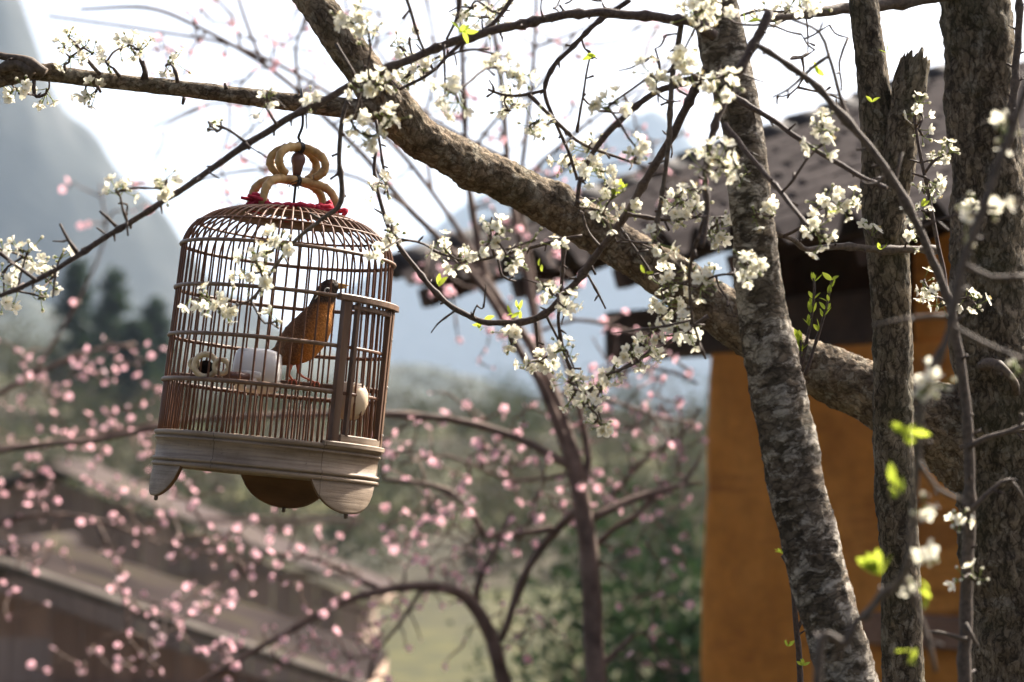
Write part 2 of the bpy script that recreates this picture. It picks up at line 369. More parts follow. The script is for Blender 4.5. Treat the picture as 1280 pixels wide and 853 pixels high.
def scrub(name, n, x0, x1, y0, y1, seed, m, label, hmin, hmax):
    """a far thicket that reads as one mass"""
    rng = random.Random(seed); C = []
    for _ in range(n):
        Y = rng.uniform(y0, y1); x = rng.uniform(x0, x1) * Y / 100; h = rng.uniform(hmin, hmax); z0 = ground_z(x, Y); w = h * rng.uniform(.35, .6)
        for k in range(110):
            d = Vector((rng.gauss(0, 1), rng.gauss(0, 1), rng.gauss(0, 1))).normalized() * rng.random() ** .4
            C.append(Vector((x + d.x * w, Y + d.y * w, z0 + h * .5 + d.z * h * .55)))
    V, F = leaf_quads(C, .13, rng); tag(link(name, mesh(name, V, F, M[m], False)), label, kind='stuff')
scrub('thicket', 330, -26, 14, 54, 124, 21, 'scrub', 'grey-brown bare thicket covering the far slope', .8, 3.4)
scrub('undergrowth', 200, -26, 12, 56, 124, 22, 'scrub_g', 'dull green undergrowth between the grey thicket on the slope', .7, 3.2)

# ------------------------------------------------------------------ orange house (only the corner that the photograph sees)
def orange_house():
    A = Vector((-.49, 10.0, EYE + .827)); e = Vector((.609, -.793, 0)); u = Vector((.793, .609, 0)); zz = Vector((0, 0, 1)); slope = .345
    def P(s, o, dz=0): return A + e * s + u * o + zz * dz
    root = empty('orange_house', Vector((A.x, A.y, ground_z(0, 10)))); tag(root, 'ochre orange earthen house with a wavy grey tiled roof', 'house')
    Mx = Matrix((e, u, zz)).transposed()
    # wall: earthen, worn corner
    m, nt, b = mat('ochre_earth_plaster', .92, spec=.15); v = coords(nt)
    n1 = tex(nt, 'Noise', v, 1.3, detail=7, rough=.6); n2 = tex(nt, 'Noise', coords(nt, scale=(1, 1, 1.0)), 14, detail=7, rough=.7); n3 = tex(nt, 'Noise', coords(nt, scale=(.6, .6, 5)), 1.5, detail=6, rough=.7)
    c = ramp(nt, n1.outputs[0], [(.3, (.40, .15, .024)), (.5, (.53, .21, .037)), (.7, (.62, .27, .06))])
    c = mixc(nt, .55, c, ramp(nt, n2.outputs[0], [(.3, (.5, .47, .42)), (.65, (1.2, 1.17, 1.15))]), 'MULTIPLY')
    c = mixc(nt, ramp(nt, n3.outputs[0], [(.56, (0, 0, 0)), (.63, (.6, .6, .6))]), c, (.25, .085, .018))
    nt.links.new(c, b.inputs['Base Color']); bump(nt, b, mth(nt, 'ADD', n2.outputs[0], mth(nt, 'MULTIPLY', n3.outputs[0], 1.2)), .6, .02)
    s0, o0, top = 1.323, .55, -.345
    nU, nZ = 40, 60; V = []; F = []; zb = -.8 - A.z
    L = 4.2
    def wpt(s, o, dz): 
        p = P(s, o, dz); k = .012 * mnoise.noise(p * 2.2) + .006 * mnoise.noise(p * 7)
        return p + u * k + e * k
    cols = [('g', 3.0), ('g', 1.5), ('g', .6), ('g', .2)] ; path = [(s0, o0 + g) for _, g in cols] + [(s0 + .015, o0 + .015), (s0 + .05, o0)] + [(s0 + .05 + L * i / nU, o0) for i in range(1, nU + 1)]
    batter = .035
    for j in range(nZ + 1):
        dz = zb + (top - zb) * j / nZ
        for s, o in path: V.append(wpt(s - batter * (top - dz) * (1 if s < s0 + .1 else 0), o - .03 * (top - dz), dz))
    n = len(path)
    for j in range(nZ):
        for i in range(n - 1): F.append((j * n + i, (j + 1) * n + i, (j + 1) * n + i + 1, j * n + i + 1))
    link('wall', mesh('wall', V, F, m), root)
    # gable triangle above wall on the hidden side keeps the light out
    def piece(name, c, half, mm, bev=.006, M2=None):
        mb = MB(); mb.box(c, half, M2 or Mx, 0, bev); return mb.build(name, mm, root, smooth=False)
    timber = noisy('dark_old_timber', (.028, .016, .010), (.075, .042, .026), 9, .8, .5, .006, (1, 1, 1), rnd_amt=.3)
    shade = noisy('shade_dark_board', (.02, .013, .009), (.05, .032, .022), 12, .85, .4, .004)  # dark tone puts the shade under the roof into the board colour
    piece('wall_plate', P(1.52, o0 + .09, top + .1), (.82, .095, .097), timber, .012)
    piece('purlin', P(2.9, o0 + 1.5, top + .1 + .47), (2.75, .085, .085), timber, .012)
    piece('eave_shade_board', P(1.9, o0 + .42, -.065), (.6, .015, .28), shade, .003)  # added dark board where the open eave is only shaded
    up = piece('upper_wall', P(4.1, o0 + .13, (top + .12) / 2), (1.72, .12, .2325), m, .01)
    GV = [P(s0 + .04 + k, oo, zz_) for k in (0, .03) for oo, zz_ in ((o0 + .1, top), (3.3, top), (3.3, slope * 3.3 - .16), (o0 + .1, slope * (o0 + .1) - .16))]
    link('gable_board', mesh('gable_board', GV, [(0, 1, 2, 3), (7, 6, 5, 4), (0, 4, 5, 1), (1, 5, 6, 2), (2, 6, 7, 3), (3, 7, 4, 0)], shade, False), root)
    ang = math.atan(slope); rM = Mx @ Matrix.Rotation(ang, 3, 'X')
    for i in range(7):
        s = .18 + i * .62; piece('rafter', P(s, 1.68, slope * 1.68 - .095), (.035, 1.75, .04), timber, .005, rM)
    for i in range(4):
        piece('batten', P(2.55, .12 + i * .95, slope * (.12 + i * .95) - .043), (2.5, .03, .012), timber, .003, rM)
    # ledge across the wall
    ledge = noisy('grey_stone_ledge', (.16, .085, .05), (.25, .145, .09), 10, .9, .4, .006)
    piece('ledge', P(s0 + 2.2, o0 - .055, -1.345), (1.3, .05, .055), ledge, .01)
    # roof tiles, each its own piece; tile mesh local: x along eave, y up the slope
    tw, tl, amp = .185, .285, .05; nx = 12; V = []; F = []
    for k, (yy, dz) in enumerate(((0, .010), (tl, 0))):
        for i in range(nx + 1):
            x = tw * i / nx; z = amp * math.cos(2 * math.pi * i / nx) ; z = z if z > -amp * .75 else -amp * .75
            V.append((x - tw / 2, yy, z + dz)); 
    for k, (yy, dz) in enumerate(((0, .010), (tl, 0))):
        for i in range(nx + 1):
            x = tw * i / nx; z = amp * math.cos(2 * math.pi * i / nx); z = z if z > -amp * .75 else -amp * .75
            V.append((x - tw / 2, yy, z + dz - .012))
    n = nx + 1
    for i in range(nx):
        F.append((i, i + 1, n + i + 1, n + i)); F.append((2 * n + i, 3 * n + i, 3 * n + i + 1, 2 * n + i + 1)); q = 4 * n; F.append((q + i, q + 2 * n + i, q + 2 * n + i + 1, q + i + 1)); F.append((q + n + i, q + n + i + 1, q + 3 * n + i + 1, q + 3 * n + i))
    V = V + list(V)      # the end faces keep crisp edges
    F += [(q, q + n, q + 3 * n, q + 2 * n), (q + n - 1, q + 3 * n - 1, q + 4 * n - 1, q + 2 * n - 1)]
    tm = noisy('grey_clay_tile', (.044, .037, .036), (.08, .068, .065), 16, 1.0, .35, .004, rnd_amt=.2, spec=.05)
    tme = mesh('roof_tile', V, F, tm)
    rng = random.Random(5); ncol, nrow = 21, 14; step = .245
    for i in range(ncol):
        for j in range(nrow):
            o = bpy.data.objects.new('roof_tile', tme); COL.objects.link(o); o.parent = root
            d = j * step; pos = P(.06 + tw * (i + .5) + rng.gauss(0, .004), -.02 + d * math.cos(ang) + rng.gauss(0, .006), d * math.sin(ang) + .005 + rng.gauss(0, .001))
            W = Matrix.Translation(pos) @ (rM @ Matrix.Rotation(rng.gauss(0, .006), 3, 'Z')).to_4x4()
            o.matrix_parent_inverse = Matrix.Translation(-Vector(root.location)); o.matrix_basis = W
    cap = MB()
    for j in range(15):
        d = j * .24; q = P(.035, -.03 + d * math.cos(ang), d * math.sin(ang) + .052); q2 = P(.035, -.03 + (d + .27) * math.cos(ang), (d + .27) * math.sin(ang) + .042)
        cm = MB(); cm.tube([q, q2], [.058, .05], 12); cm.build('verge_tile', noisy_cache('verge_tile_dark'), root)
_nc = {}
def noisy_cache(k):
    if k not in _nc: _nc[k] = noisy(k, (.03, .027, .027), (.075, .066, .062), 20, .8, .4, .004)
    return _nc[k]
orange_house()

# ------------------------------------------------------------------ plank houses down the slope
def plank_house(apex, low, Yg, depth, label, seed, window=None, wallh=2.4, nplank=15, roofcols=((.012, .010, .0095), (.034, .026, .025)), pitchL=.3):
    rng = random.Random(seed); a = at(apex[0], apex[1], Yg); l = at(low[0], low[1], Yg); x0, z0, x1, z1 = a.x, a.z, l.x, l.z
    root = empty('plank_house', Vector((x0, Yg, ground_z(x0, Yg)))); tag(root, label, 'house', 'weathered plank houses below the slope')
    plank = noisy('weathered_plank', (.26, .175, .13), (.42, .30, .23), 3, .85, .4, .004, (4, 4, .4), rnd_amt=.45)
    tile = noisy('weathered_roof_tile', roofcols[0], roofcols[1], 1.1, 1.0, .4, .01, detail=10, c2=(.05, .046, .024), spec=.04)
    edge = noisy('grey_verge_board', (.09, .077, .066), (.20, .175, .15), 5, 1.0, .3, .004, spec=.05)
    sl = (z1 - z0) / (x1 - x0); xe = x1 - .35; wz = z0 - wallh
    # gable planks, each a board of its own
    w = (xe - (x0 - (xe - x0) * .55)) / nplank; X = x0 - (xe - x0) * .55
    for i in range(nplank):
        xa, xb = X + w * i + .006, X + w * (i + 1) - .006; xm = (xa + xb) / 2
        def top(x): return (z0 + sl * (x - x0) if x > x0 else z0 - pitchL * (x0 - x)) - .16
        y = Yg + .22 + rng.gauss(0, .006); zb = wz
        if window and xa < window[1] and xb > window[0]: zb = window[3]
        V = []
        for yy in (y, y + .03): V += [(xa, yy, zb), (xb, yy, zb), (xb, yy, top(xb)), (xa, yy, top(xa))]
        F = [(0, 1, 2, 3), (7, 6, 5, 4), (0, 4, 5, 1), (1, 5, 6, 2), (2, 6, 7, 3), (3, 7, 4, 0)]
        link('plank', mesh('plank', V, F, plank, False), root)
        if zb != wz:
            V = [(p[0], p[1], window[2] if p[2] > (zb + .02) or abs(p[2] - top(xa)) < 1e-6 or abs(p[2] - top(xb)) < 1e-6 else wz) for p in V]
            link('plank', mesh('plank', V, F, plank, False), root)
    for z in (z0 - .75, z0 - 1.5):
        mb = MB(); mb.box(((X + xe) / 2, Yg + .20, z), ((xe - X) / 2, .02, .045), None, 0, .006); mb.build('rail', plank, root, smooth=False)
    mb = MB(); xi = x0 + (xe - x0) * .22; mb.box(((X + xi) / 2, Yg + .6, z0 - wallh * .5 - .75), ((xi - X) / 2, .02, wallh * .5)); mb.build('interior_dark_sheet', M['black'], root, smooth=False)  # black sheet stands in for the unlit interior behind the planks
    mb = MB(); mb.box((xe - .03, Yg + depth / 2 + .42, (wz + z1) / 2 - .1), (.03, depth / 2 - .02, (z1 - wz) / 2 - .05)); mb.build('side_wall', plank, root, smooth=False)
    # roof: right slope with rolled tile rows, left slope
    nr = 20; V = []; F = []
    Ls = int((x1 - x0) / .09) + 1
    for j in range(nr * 4 + 1):
        y = Yg + depth * j / (nr * 4); ph = .028 * math.cos(2 * math.pi * j / 4)
        for i in range(Ls + 1):
            x = x0 + (x1 - x0) * i / Ls; V.append((x, y, z0 + sl * (x - x0) + ph + .03 + .02 * mnoise.noise(Vector((x * .8, y * .5, seed))) - .012 * ((i % 3) / 3)))
    n = Ls + 1
    for j in range(nr * 4):
        for i in range(Ls): F.append((j * n + i, j * n + i + 1, (j + 1) * n + i + 1, (j + 1) * n + i))
    o = link('roof', mesh('roof', V, F, tile), root)
    mb = MB(); xl = X - .5; zl = z0 - pitchL * (x0 - xl)
    V = [(x0, Yg, z0 + .03), (xl, Yg, zl), (xl, Yg + depth, zl), (x0, Yg + depth, z0 + .03)]; V += [(p[0], p[1], p[2] - .06) for p in V]
    link('roof', mesh('roof', V, [(0, 1, 2, 3), (7, 6, 5, 4), (0, 4, 5, 1), (1, 5, 6, 2), (2, 6, 7, 3), (3, 7, 4, 0)], tile, False), root)
    ang = math.atan(sl); Ln = math.hypot(x1 - x0, z1 - z0) / 2
    mb = MB(); mb.box(((x0 + x1) / 2, Yg - .02, (z0 + z1) / 2 + .02), (Ln + .02, .05, .035), Matrix.Rotation(-ang, 3, 'Y'), 0, .02); mb.build('verge_board', edge, root, smooth=False)
    angL = math.atan(pitchL); LL = math.hypot(x0 - xl, z0 - zl) / 2
    mb = MB(); mb.box(((x0 + xl) / 2, Yg - .02, (z0 + zl) / 2 - .005), (LL, .028, .05), Matrix.Rotation(-angL, 3, 'Y'), 0, .008); mb.build('verge_board', edge, root, smooth=False)
    mb = MB(); mb.tube([(x0, Yg - .03, z0 + .06), (x0, Yg + depth, z0 + .06)], .07, 10); mb.build('ridge_cap', tile, root)
    mb = MB(); mb.box((x1 - .05, Yg + depth / 2, z1 - .05), (.05, depth / 2, .04)); mb.build('eave_board', plank, root, smooth=False)
w0 = at(4, 797, 14.22); w1 = at(33, 870, 14.22)
plank_house((-14, 704), (455, 864), 14.0, 2.6, 'weathered brown plank house with the dark window and lit grey verge board', 31, (w0.x, w1.x, w1.z, w0.z))
plank_house((60, 584), (480, 748), 34.0, 4.0, 'grey roofed plank house standing farther back behind the house with the window', 32, None, 4.2, 22, ((.03, .025, .025), (.08, .062, .06)))

# ------------------------------------------------------------------ trees
def pl(pts, Y, r):
    """pixels of a branch -> world points and radii. pts: (px, py[, Y]) ; r: start,end in pixels or a list"""
    n = len(pts); out = []; rr = []
    for i, p in enumerate(pts):
        y = p[2] if len(p) > 2 else (Y[0] + (Y[1] - Y[0]) * i / (n - 1) if isinstance(Y, tuple) else Y)
        out.append(at(p[0], p[1], y)); rad = r[i] if len(r) == n and n > 2 else r[0] + (r[1] - r[0]) * i / (n - 1); rr.append(rad * m_px(y))
    return out, rr
def woody(P, Rr, step, seg, seed, amt=.10, knots=(), fine=.05):
    """thick stem with lumps, scars and flaky bark relief"""
    Pn, Rn = catmull(P, Rr, step)
    for i, p in enumerate(Pn):
        Pn[i] = p + Vector((mnoise.noise(p * 9 + Vector((seed, 0, 0))), mnoise.noise(p * 9 + Vector((0, seed, 0))), 0)) * Rn[i] * .12
    def shape(r, a, L, i):
        q = Vector((math.cos(a) * r, math.sin(a) * r, L))
        v = 1 + amt * mnoise.noise(q * 22 + Vector((seed, seed, 0))) + fine * mnoise.fractal(Vector((q.x * 120, q.y * 120, q.z * 75)) + Vector((0, seed, 0)), .8, 2.0, 3)
        for (kl, ka, kr, kh) in knots:
            dl = (L - kl) / kr; da = ((a - ka + math.pi) % (2 * math.pi) - math.pi) * r / kr; d2 = dl * dl + da * da
            if d2 < 6: v += kh / r * math.exp(-d2 * 1.3) * (1 - .5 * math.exp(-d2 * 9))
        return r * v
    return tube(Pn, Rn, seg, True, shape), Pn, Rn

# ---- blossoms, leaves: a handful of shared meshes
def petal_faces(Lp, Wp, cup, ang, rng, nu=4, nv=3):
    V = []; F = []
    for i in range(nu + 1):
        t = i / nu; w = Wp * math.sin(math.pi * min(1, .10 + t * .80)) ** .8 * (1 if t < .95 else .8); r = .0012 + Lp * t
        for j in range(nv + 1):
            s = j / nv * 2 - 1; x = r; y = w * s; z = cup * (t ** 1.6) * Lp + .22 * Wp * s * s + rng.gauss(0, Lp * .015)
            V.append((x * math.cos(ang) - y * math.sin(ang), x * math.sin(ang) + y * math.cos(ang), z))
    n = nv + 1
    for i in range(nu):
        for j in range(nv): F.append((i * n + j, (i + 1) * n + j, (i + 1) * n + j + 1, i * n + j + 1))
    return V, F
def flower_mesh(name, rad, cup, seed, mats, stamens=16, nu=4, nv=3):
    rng = random.Random(seed); mb = MB(); off = rng.random() * 6
    for k in range(5):
        V, F = petal_faces(rad * rng.uniform(.9, 1.05), rad * rng.uniform(.40, .48), cup * rng.uniform(.7, 1.3), off + k * 2 * math.pi / 5 + rng.gauss(0, .08), rng, nu, nv); mb.add(V, F, 0)
    for k in range(stamens):
        a = rng.random() * 6.28; t = rng.uniform(.15, .75); L = rad * rng.uniform(.55, .8)
        tip = Vector((math.cos(a) * t * L * .75, math.sin(a) * t * L * .75, L * (.95 - .35 * t))); w = rad * .016
        b = Vector((math.cos(a) * .0006, math.sin(a) * .0006, .0004)); s = Vector((-math.sin(a), math.cos(a), 0)) * w
        mb.add([b - s, b + s, tip + s, tip - s], [(0, 1, 2, 3)], 0)
        q = rad * .055; mb.add([tip + Vector(v) * q for v in ((1, 0, 0), (-1, 0, 0), (0, 1, 0), (0, -1, 0), (0, 0, 1.2), (0, 0, -1))], [(0, 2, 4), (2, 1, 4), (1, 3, 4), (3, 0, 4), (2, 0, 5), (1, 2, 5), (3, 1, 5), (0, 3, 5)], 1)
    V, F = lathe([(.0001, -rad * .30), (rad * .10, -rad * .28), (rad * .16, -rad * .05), (rad * .13, rad * .03), (.0001, rad * .05)], 7, closed=False); mb.add(V, F, 2)
    return mesh(name, mb.V, mb.F, mats, True, mb.M)
def bud_mesh(name, rad, mats):
    mb = MB(); V, F = lathe([(.0001, 0), (rad * .55, rad * .25), (rad * .8, rad * .8), (rad * .6, rad * 1.35), (.0001, rad * 1.6)], 8, closed=False); mb.add(V, F, 0)
    V, F = lathe([(.0001, -rad * .4), (rad * .35, -rad * .3), (rad * .7, rad * .4), (rad * .66, rad * .5)], 8, closed=False); mb.add(V, F, 1)
    return mesh(name, mb.V, mb.F, mats, True, mb.M)
WM = [M['petal'], M['stamen'], M['calyx']]
FL = [flower_mesh('blossom', .0092, c, 40 + i, WM) for i, c in enumerate((.15, .3, .5, .8, .05, .4))]
BUD = bud_mesh('bud', .0032, [M['petal'], M['calyx']])
PM = [M['petal_pink'], M['stamen'], M['calyx']]
PF = [flower_mesh('blossom', .0148, c, 60 + i, PM, 4, 2, 2) for i, c in enumerate((.2, .5, .9, .35))]
def leaf_mesh(L, W, bend):
    V = []; F = []
    for i in range(6):
        t = i / 5; w = W * math.sin(math.pi * (t * .92 + .06)) ** .9
        for s in (-1, 0, 1): V.append((L * t, w * s, bend * L * t * t + abs(s) * w * .35))
    for i in range(5):
        for j in range(2): F.append((i * 3 + j, (i + 1) * 3 + j, (i + 1) * 3 + j + 1, i * 3 + j + 1))
    return mesh('leaf', V, F, M['leaf'])
LF = [leaf_mesh(.022, .0048, b) for b in (.1, .35, -.15)]

def rand_rot(rng, d):
    d = d.normalized(); q = d.to_track_quat('Z', 'Y').to_matrix(); return q @ Matrix.Rotation(rng.random() * 6.28, 3, 'Z')
def child(name, me, parent, Mw, pinv):
    o = bpy.data.objects.new(name, me); COL.objects.link(o); o.parent = parent; o.matrix_parent_inverse = pinv; o.matrix_basis = Mw; return o

class Tree:
    def __init__(s, name, base, label, cat='tree', group=None, seed=1):
        s.root = empty(name, base); tag(s.root, label, cat, group); s.pinv = Matrix.Translation(-Vector(base)); s.nodes = []; s.tw = MB(); s.rng = random.Random(seed)
    def stem(s, name, P, Rr, m, step=.006, seg=40, amt=.1, knots=(), fine=.05, seed=1.0):
        (V, F, A), Pn, Rn = woody(P, Rr, step, seg, seed, amt, knots, fine); o = link(name, mesh(name, V, F, m, True, None, A), s.root); s.nodes += Pn[::max(1, int(.02 / step))]; return o
    def twig(s, P, Rr, seg=7, step=.012, part='branch', m=None, wob=.2, buds=True):
        Pn, Rn = catmull(P, Rr, step)
        sd = s.rng.random() * 50
        Pn = [p + Vector((mnoise.noise(p * 30 + Vector((sd, 0, 0))), mnoise.noise(p * 30 + Vector((0, sd, 0))), mnoise.noise(p * 30 + Vector((0, 0, sd))))) * Rn[i] * wob * 2 for i, p in enumerate(Pn)]
        Rn = [r * (1 + .25 * max(0, mnoise.noise(p * 55 + Vector((sd, 1, 1)))) + .12 * s.rng.random() + (.4 if s.rng.random() < .10 else 0)) for r, p in zip(Rn, Pn)]
        V, F, A = tube(Pn, Rn, seg)
        if part: link(part, mesh(part, V, F, m or M['twig'], True, None, A), s.root)
        else: s.tw.add(V, F, 0, A)
        s.nodes += Pn[::2]
        if buds:            # little spurs along the twig
            L = 0
            for i in range(1, len(Pn) - 1):
                L += (Pn[i] - Pn[i - 1]).length
                if L > s.rng.uniform(.016, .05):
                    L = 0; t = (Pn[i + 1] - Pn[i - 1]).normalized(); d = (t.orthogonal().normalized()); d.rotate(Matrix.Rotation(s.rng.random() * 6.28, 3, t)); d = (d + t * .5).normalized(); ln = s.rng.uniform(.005, .02)
                    V, F, A = tube([Pn[i], Pn[i] + d * ln * .6, Pn[i] + d * ln], [Rn[i] * .6, .0016, .0019 if s.rng.random() < .6 else .0008], 5); s.tw.add(V, F, 0, A)
        return Pn
    def connect(s, targets, r0=.0016, r1=.0010, kink=.07, step=.02, m=None, maxr=None):
        """grow fine twigs from the nearest wood to every target, nearest first"""
        N = [np.array(n) for n in s.nodes]; T = [np.array(t) for t in targets]
        A = np.array(N); todo = list(range(len(T))); best = []
        for t in T:
            d = np.linalg.norm(A - t, axis=1); j = int(d.argmin()); best.append([d[j], A[j]])
        dirs = {}
        while todo:
            i = min(todo, key=lambda k: best[k][0]); todo.remove(i); a = Vector(best[i][1]); b = Vector(T[i]); d = b - a; L = d.length
            if L < 1e-4: continue
            side = Vector((s.rng.gauss(0, 1), s.rng.gauss(0, .6), s.rng.gauss(.2, 1))) * L * kink
            P = [a, a + d * .35 + side, a + d * .7 + side * .7 + Vector((s.rng.gauss(0, 1), 0, s.rng.gauss(0, 1))) * L * kink * .4, b]
            ra = min(maxr or 9, r0 + r0 * .8 * min(1, L / .25)); Pn = s.twig(P, [ra, ra * .8, (ra + r1) / 2, r1], 5, step, None, buds=L > .06)
            dirs[i] = (Pn[-1] - Pn[-3]).normalized() if len(Pn) > 3 else d.normalized()
            new = np.array([np.array(p) for p in Pn[1:]])
            for k in todo:
                dd = np.linalg.norm(new - T[k], axis=1); j = int(dd.argmin())
                if dd[j] < best[k][0]: best[k] = [dd[j], new[j]]
        return dirs
    def cluster(s, c, d, n, spread=.016, scale=1.0, buds=2, leaves=0):
        """a spray of white blossoms on short stalks"""
        rng = s.rng; mb = MB(); spots = []; d = (d + Vector((rng.gauss(0, .3), rng.gauss(-.1, .3), rng.gauss(0, .3)))).normalized()
        for k in range(n + buds):
            v = (d * .55 + Vector((rng.gauss(0, 1), rng.gauss(-.15, .9), rng.gauss(0, 1))).normalized()).normalized()
            st = c + d * rng.uniform(-.012, .008) * scale; p = st + v * spread * scale * rng.uniform(.55, 1.25)
            mb.tube([st, (st + p) / 2 + Vector((0, 0, -.001)), p], [.0008, .0006, .0007], 4); spots.append((p, v))
        mb.tube([c - d * .008, c, c + d * .004], [.0016, .0022, .0014], 6, 1)
        o = mb.build('blossom_cluster', [M['calyx'], M['twig']], s.root)
        pinv = s.pinv @ Matrix.Identity(4)
        for k, (p, v) in enumerate(spots):
            sc = scale * (rng.uniform(.82, 1.12)); me = rng.choice(FL) if k < n else BUD
            W = Matrix.Translation(p) @ rand_rot(rng, v).to_4x4() @ Matrix.Scale(sc, 4)
            child('blossom' if k < n else 'bud', me, o, W, Matrix.Identity(4))
        for k in range(leaves): s.leaf(c, (d + Vector((rng.gauss(0, .8), rng.gauss(-.2, .6), rng.gauss(.4, .6)))), rng.uniform(.7, 1.2))
    def leaf(s, p, d, sc=1.0):
        x = d.normalized(); z = x.cross(Vector((s.rng.gauss(0, 1), s.rng.gauss(0, 1), s.rng.gauss(0, 1)))).normalized(); y = z.cross(x)
        W = Matrix.Translation(p) @ Matrix((x, y, z)).transposed().to_4x4() @ Matrix.Scale(sc, 4); child('leaf', s.rng.choice(LF), s.root, W, s.pinv)
    def done(s, m=None, label=None):
        if s.tw.V: tag(s.tw.build('twigs', m or M['twig'], s.root, attr=True), kind='stuff')

def to_ground(px, py, Y, r): 
    p = at(px, py, Y); return Vector((p.x, p.y, ground_z(p.x, p.y) - .05))

# ------------------------------------------------------------------ white plum trees in front
def clusters(tree, L, Ydef, dirbias=(0, 0, .1)):
    """L: (px, py, n blossoms[, Y[, leaves]])"""
    T = []; rng = tree.rng
    for c in L: T.append(at(c[0], c[1], (c[3] if len(c) > 3 and c[3] else Ydef + rng.uniform(-.07, .07))))
    dirs = tree.connect(T)
    for i, c in enumerate(L):
        n = max(1, int(c[2] * .95 + .5))
        tree.cluster(T[i], dirs.get(i, Vector((0, 0, 1))) + Vector(dirbias), n, .013 + .0016 * n, rng.uniform(.88, 1.05), rng.choice((2, 3, 4)), c[4] if len(c) > 4 else 0)

# tree A: thick trunk, long limb, level branch that carries the cage
A = Tree('plum_tree', to_ground(1275, 980, 4.0, 0), 'thick trunked plum tree whose long slanting limb carries the birdcage', group='white plum trees', seed=3)
g = to_ground(1275, 980, 4.0, 0)
P, Q = pl([(1270, 900), (1264, 780), (1254, 640), (1246, 520), (1240, 400), (1238, 290), (1232, 180), (1224, 80), (1218, -30), (1210, -160)], 4.0, [54, 53, 52, 55, 50, 47, 45, 44, 44, 42])
A.stem('trunk', [g, at(1274, 1100, 4.0)] + P, [.09, .075] + Q, M['bark_big'], .006, 64, .09, [(1.62, 2.2, .02, .012), (1.2, 3.6, .03, .014), (1.95, 2.9, .018, .008)], .07, 1.5)
P, Q = pl([(1245, 575, 4.03), (1170, 530, 4.03), (1090, 492, 4.04), (1000, 452, 4.05), (925, 405, 4.05), (860, 360, 4.05), (800, 322, 4.04), (720, 274, 4.02), (640, 232, 3.96), (570, 196, 3.88), (520, 168, 3.82), (487, 132, 3.77), (455, 88, 3.74), (425, 48, 3.72), (395, 8, 3.72), (350, -60, 3.72), (300, -150, 3.74)], 3.8, [66, 50, 37, 32, 30.5, 30, 28.5, 27.5, 26.5, 25.5, 26.5, 27.5, 25, 23, 22, 20, 18])
A.stem('limb', P, Q, M['bark_limb'], .005, 64, .11, [(.12, 1.0, .03, .012), (.5, 4.0, .02, .008), (.86, 2.0, .022, .009), (1.02, 5.0, .025, .01)], .085, 4.2)
P, Q = pl([(482, 140, 3.77), (445, 137, 3.73), (400, 132), (330, 124), (262, 115), (180, 106), (100, 97), (45, 90), (15, 93), (-20, 104), (-80, 120), (-180, 125)], (3.72, 3.67), [16, 13.5, 12, 11, 10.5, 10, 10, 11, 13, 11, 9, 7])
A.stem('branch', P, Q, M['bark_limb'], .004, 32, .08, [(.53, 1.6, .010, .006), (.25, 0.4, .008, .004), (.40, 3.4, .006, .004)], .06, 7.7)
for pts, r in ([[(55, 92), (30, 74), (10, 72), (-15, 66)], (6, 4)], [[(40, 92), (20, 80), (-20, 92)], (7, 5)]):
    P, Q = pl(pts, 3.66, r); A.twig(P, Q, 10, part='branch', m=M['twig_grey'])
for pts in ([(126, 94), (112, 78), (100, 62), (92, 52)], [(183, 100), (180, 84), (170, 68), (164, 60)], [(178, 100), (181, 88), (179, 76)], [(222, 104), (221, 94), (217, 84)], [(150, 96), (142, 86)], [(80, 88), (81, 80)], [(122, 108), (126, 116)], [(42, 100), (43, 118), (50, 121), (58, 117)], [(230, 122), (228, 131)], [(283, 112), (281, 104)]):
    P, Q = pl(pts, 3.66, (2.6, 1.6)); A.twig(P, Q, 7, .008, part=None)
clusters(A, [(86, 46, 3), (80, 58, 3), (88, 72, 4), (104, 60, 2), (116, 66, 2), (133, 78, 1), (162, 56, 6), (152, 60, 3), (172, 62, 3), (216, 78, 6), (208, 82, 3), (22, 113, 5), (12, 118, 3), (58, 116, 5), (118, 116, 5), (30, 108, 2), (106, 118, 2)], 3.66)
# wood above the picture
for pts, Yy, r in (([(1225, -20), (1150, 0), (1070, 10), (1010, 17), (960, 24)], (3.98, 3.75), (9, 5)), ([(1262, 180), (1272, 60), (1276, -40)], 3.9, (5, 4)), ([(1222, 462, 3.96), (1240, 454, 3.91), (1262, 470, 3.89), (1274, 500, 3.95)], 3.9, (7, 4)), ([(1200, 560), (1240, 545), (1290, 536)], 3.85, (3, 2))):
    P, Q = pl(pts, Yy, r); A.twig(P, Q, 9, part='branch', m=M['twig_grey'])
# water shoots on the limb with lime leaves
for pts in ([(1000, 470), (1006, 440), (1014, 400), (1018, 360), (1016, 348)], [(1006, 470), (1016, 440), (1030, 396), (1040, 350)], [(1002, 465), (1000, 440), (1001, 425)]):
    P, Q = pl(pts, 3.74, (2.3, 1.3)); Pn = A.twig(P, Q, 6, .01, part='branch', buds=False)
    for k in range(10 if len(pts) > 4 else 9):
        i = int(len(Pn) * (.45 + .55 * A.rng.random())); i = min(i, len(Pn) - 1)
        for _ in range(2): A.leaf(Pn[i], Vector((A.rng.gauss(0, .6), A.rng.gauss(-.1, .4), 1.0)), A.rng.uniform(.5, .9))
A.done()

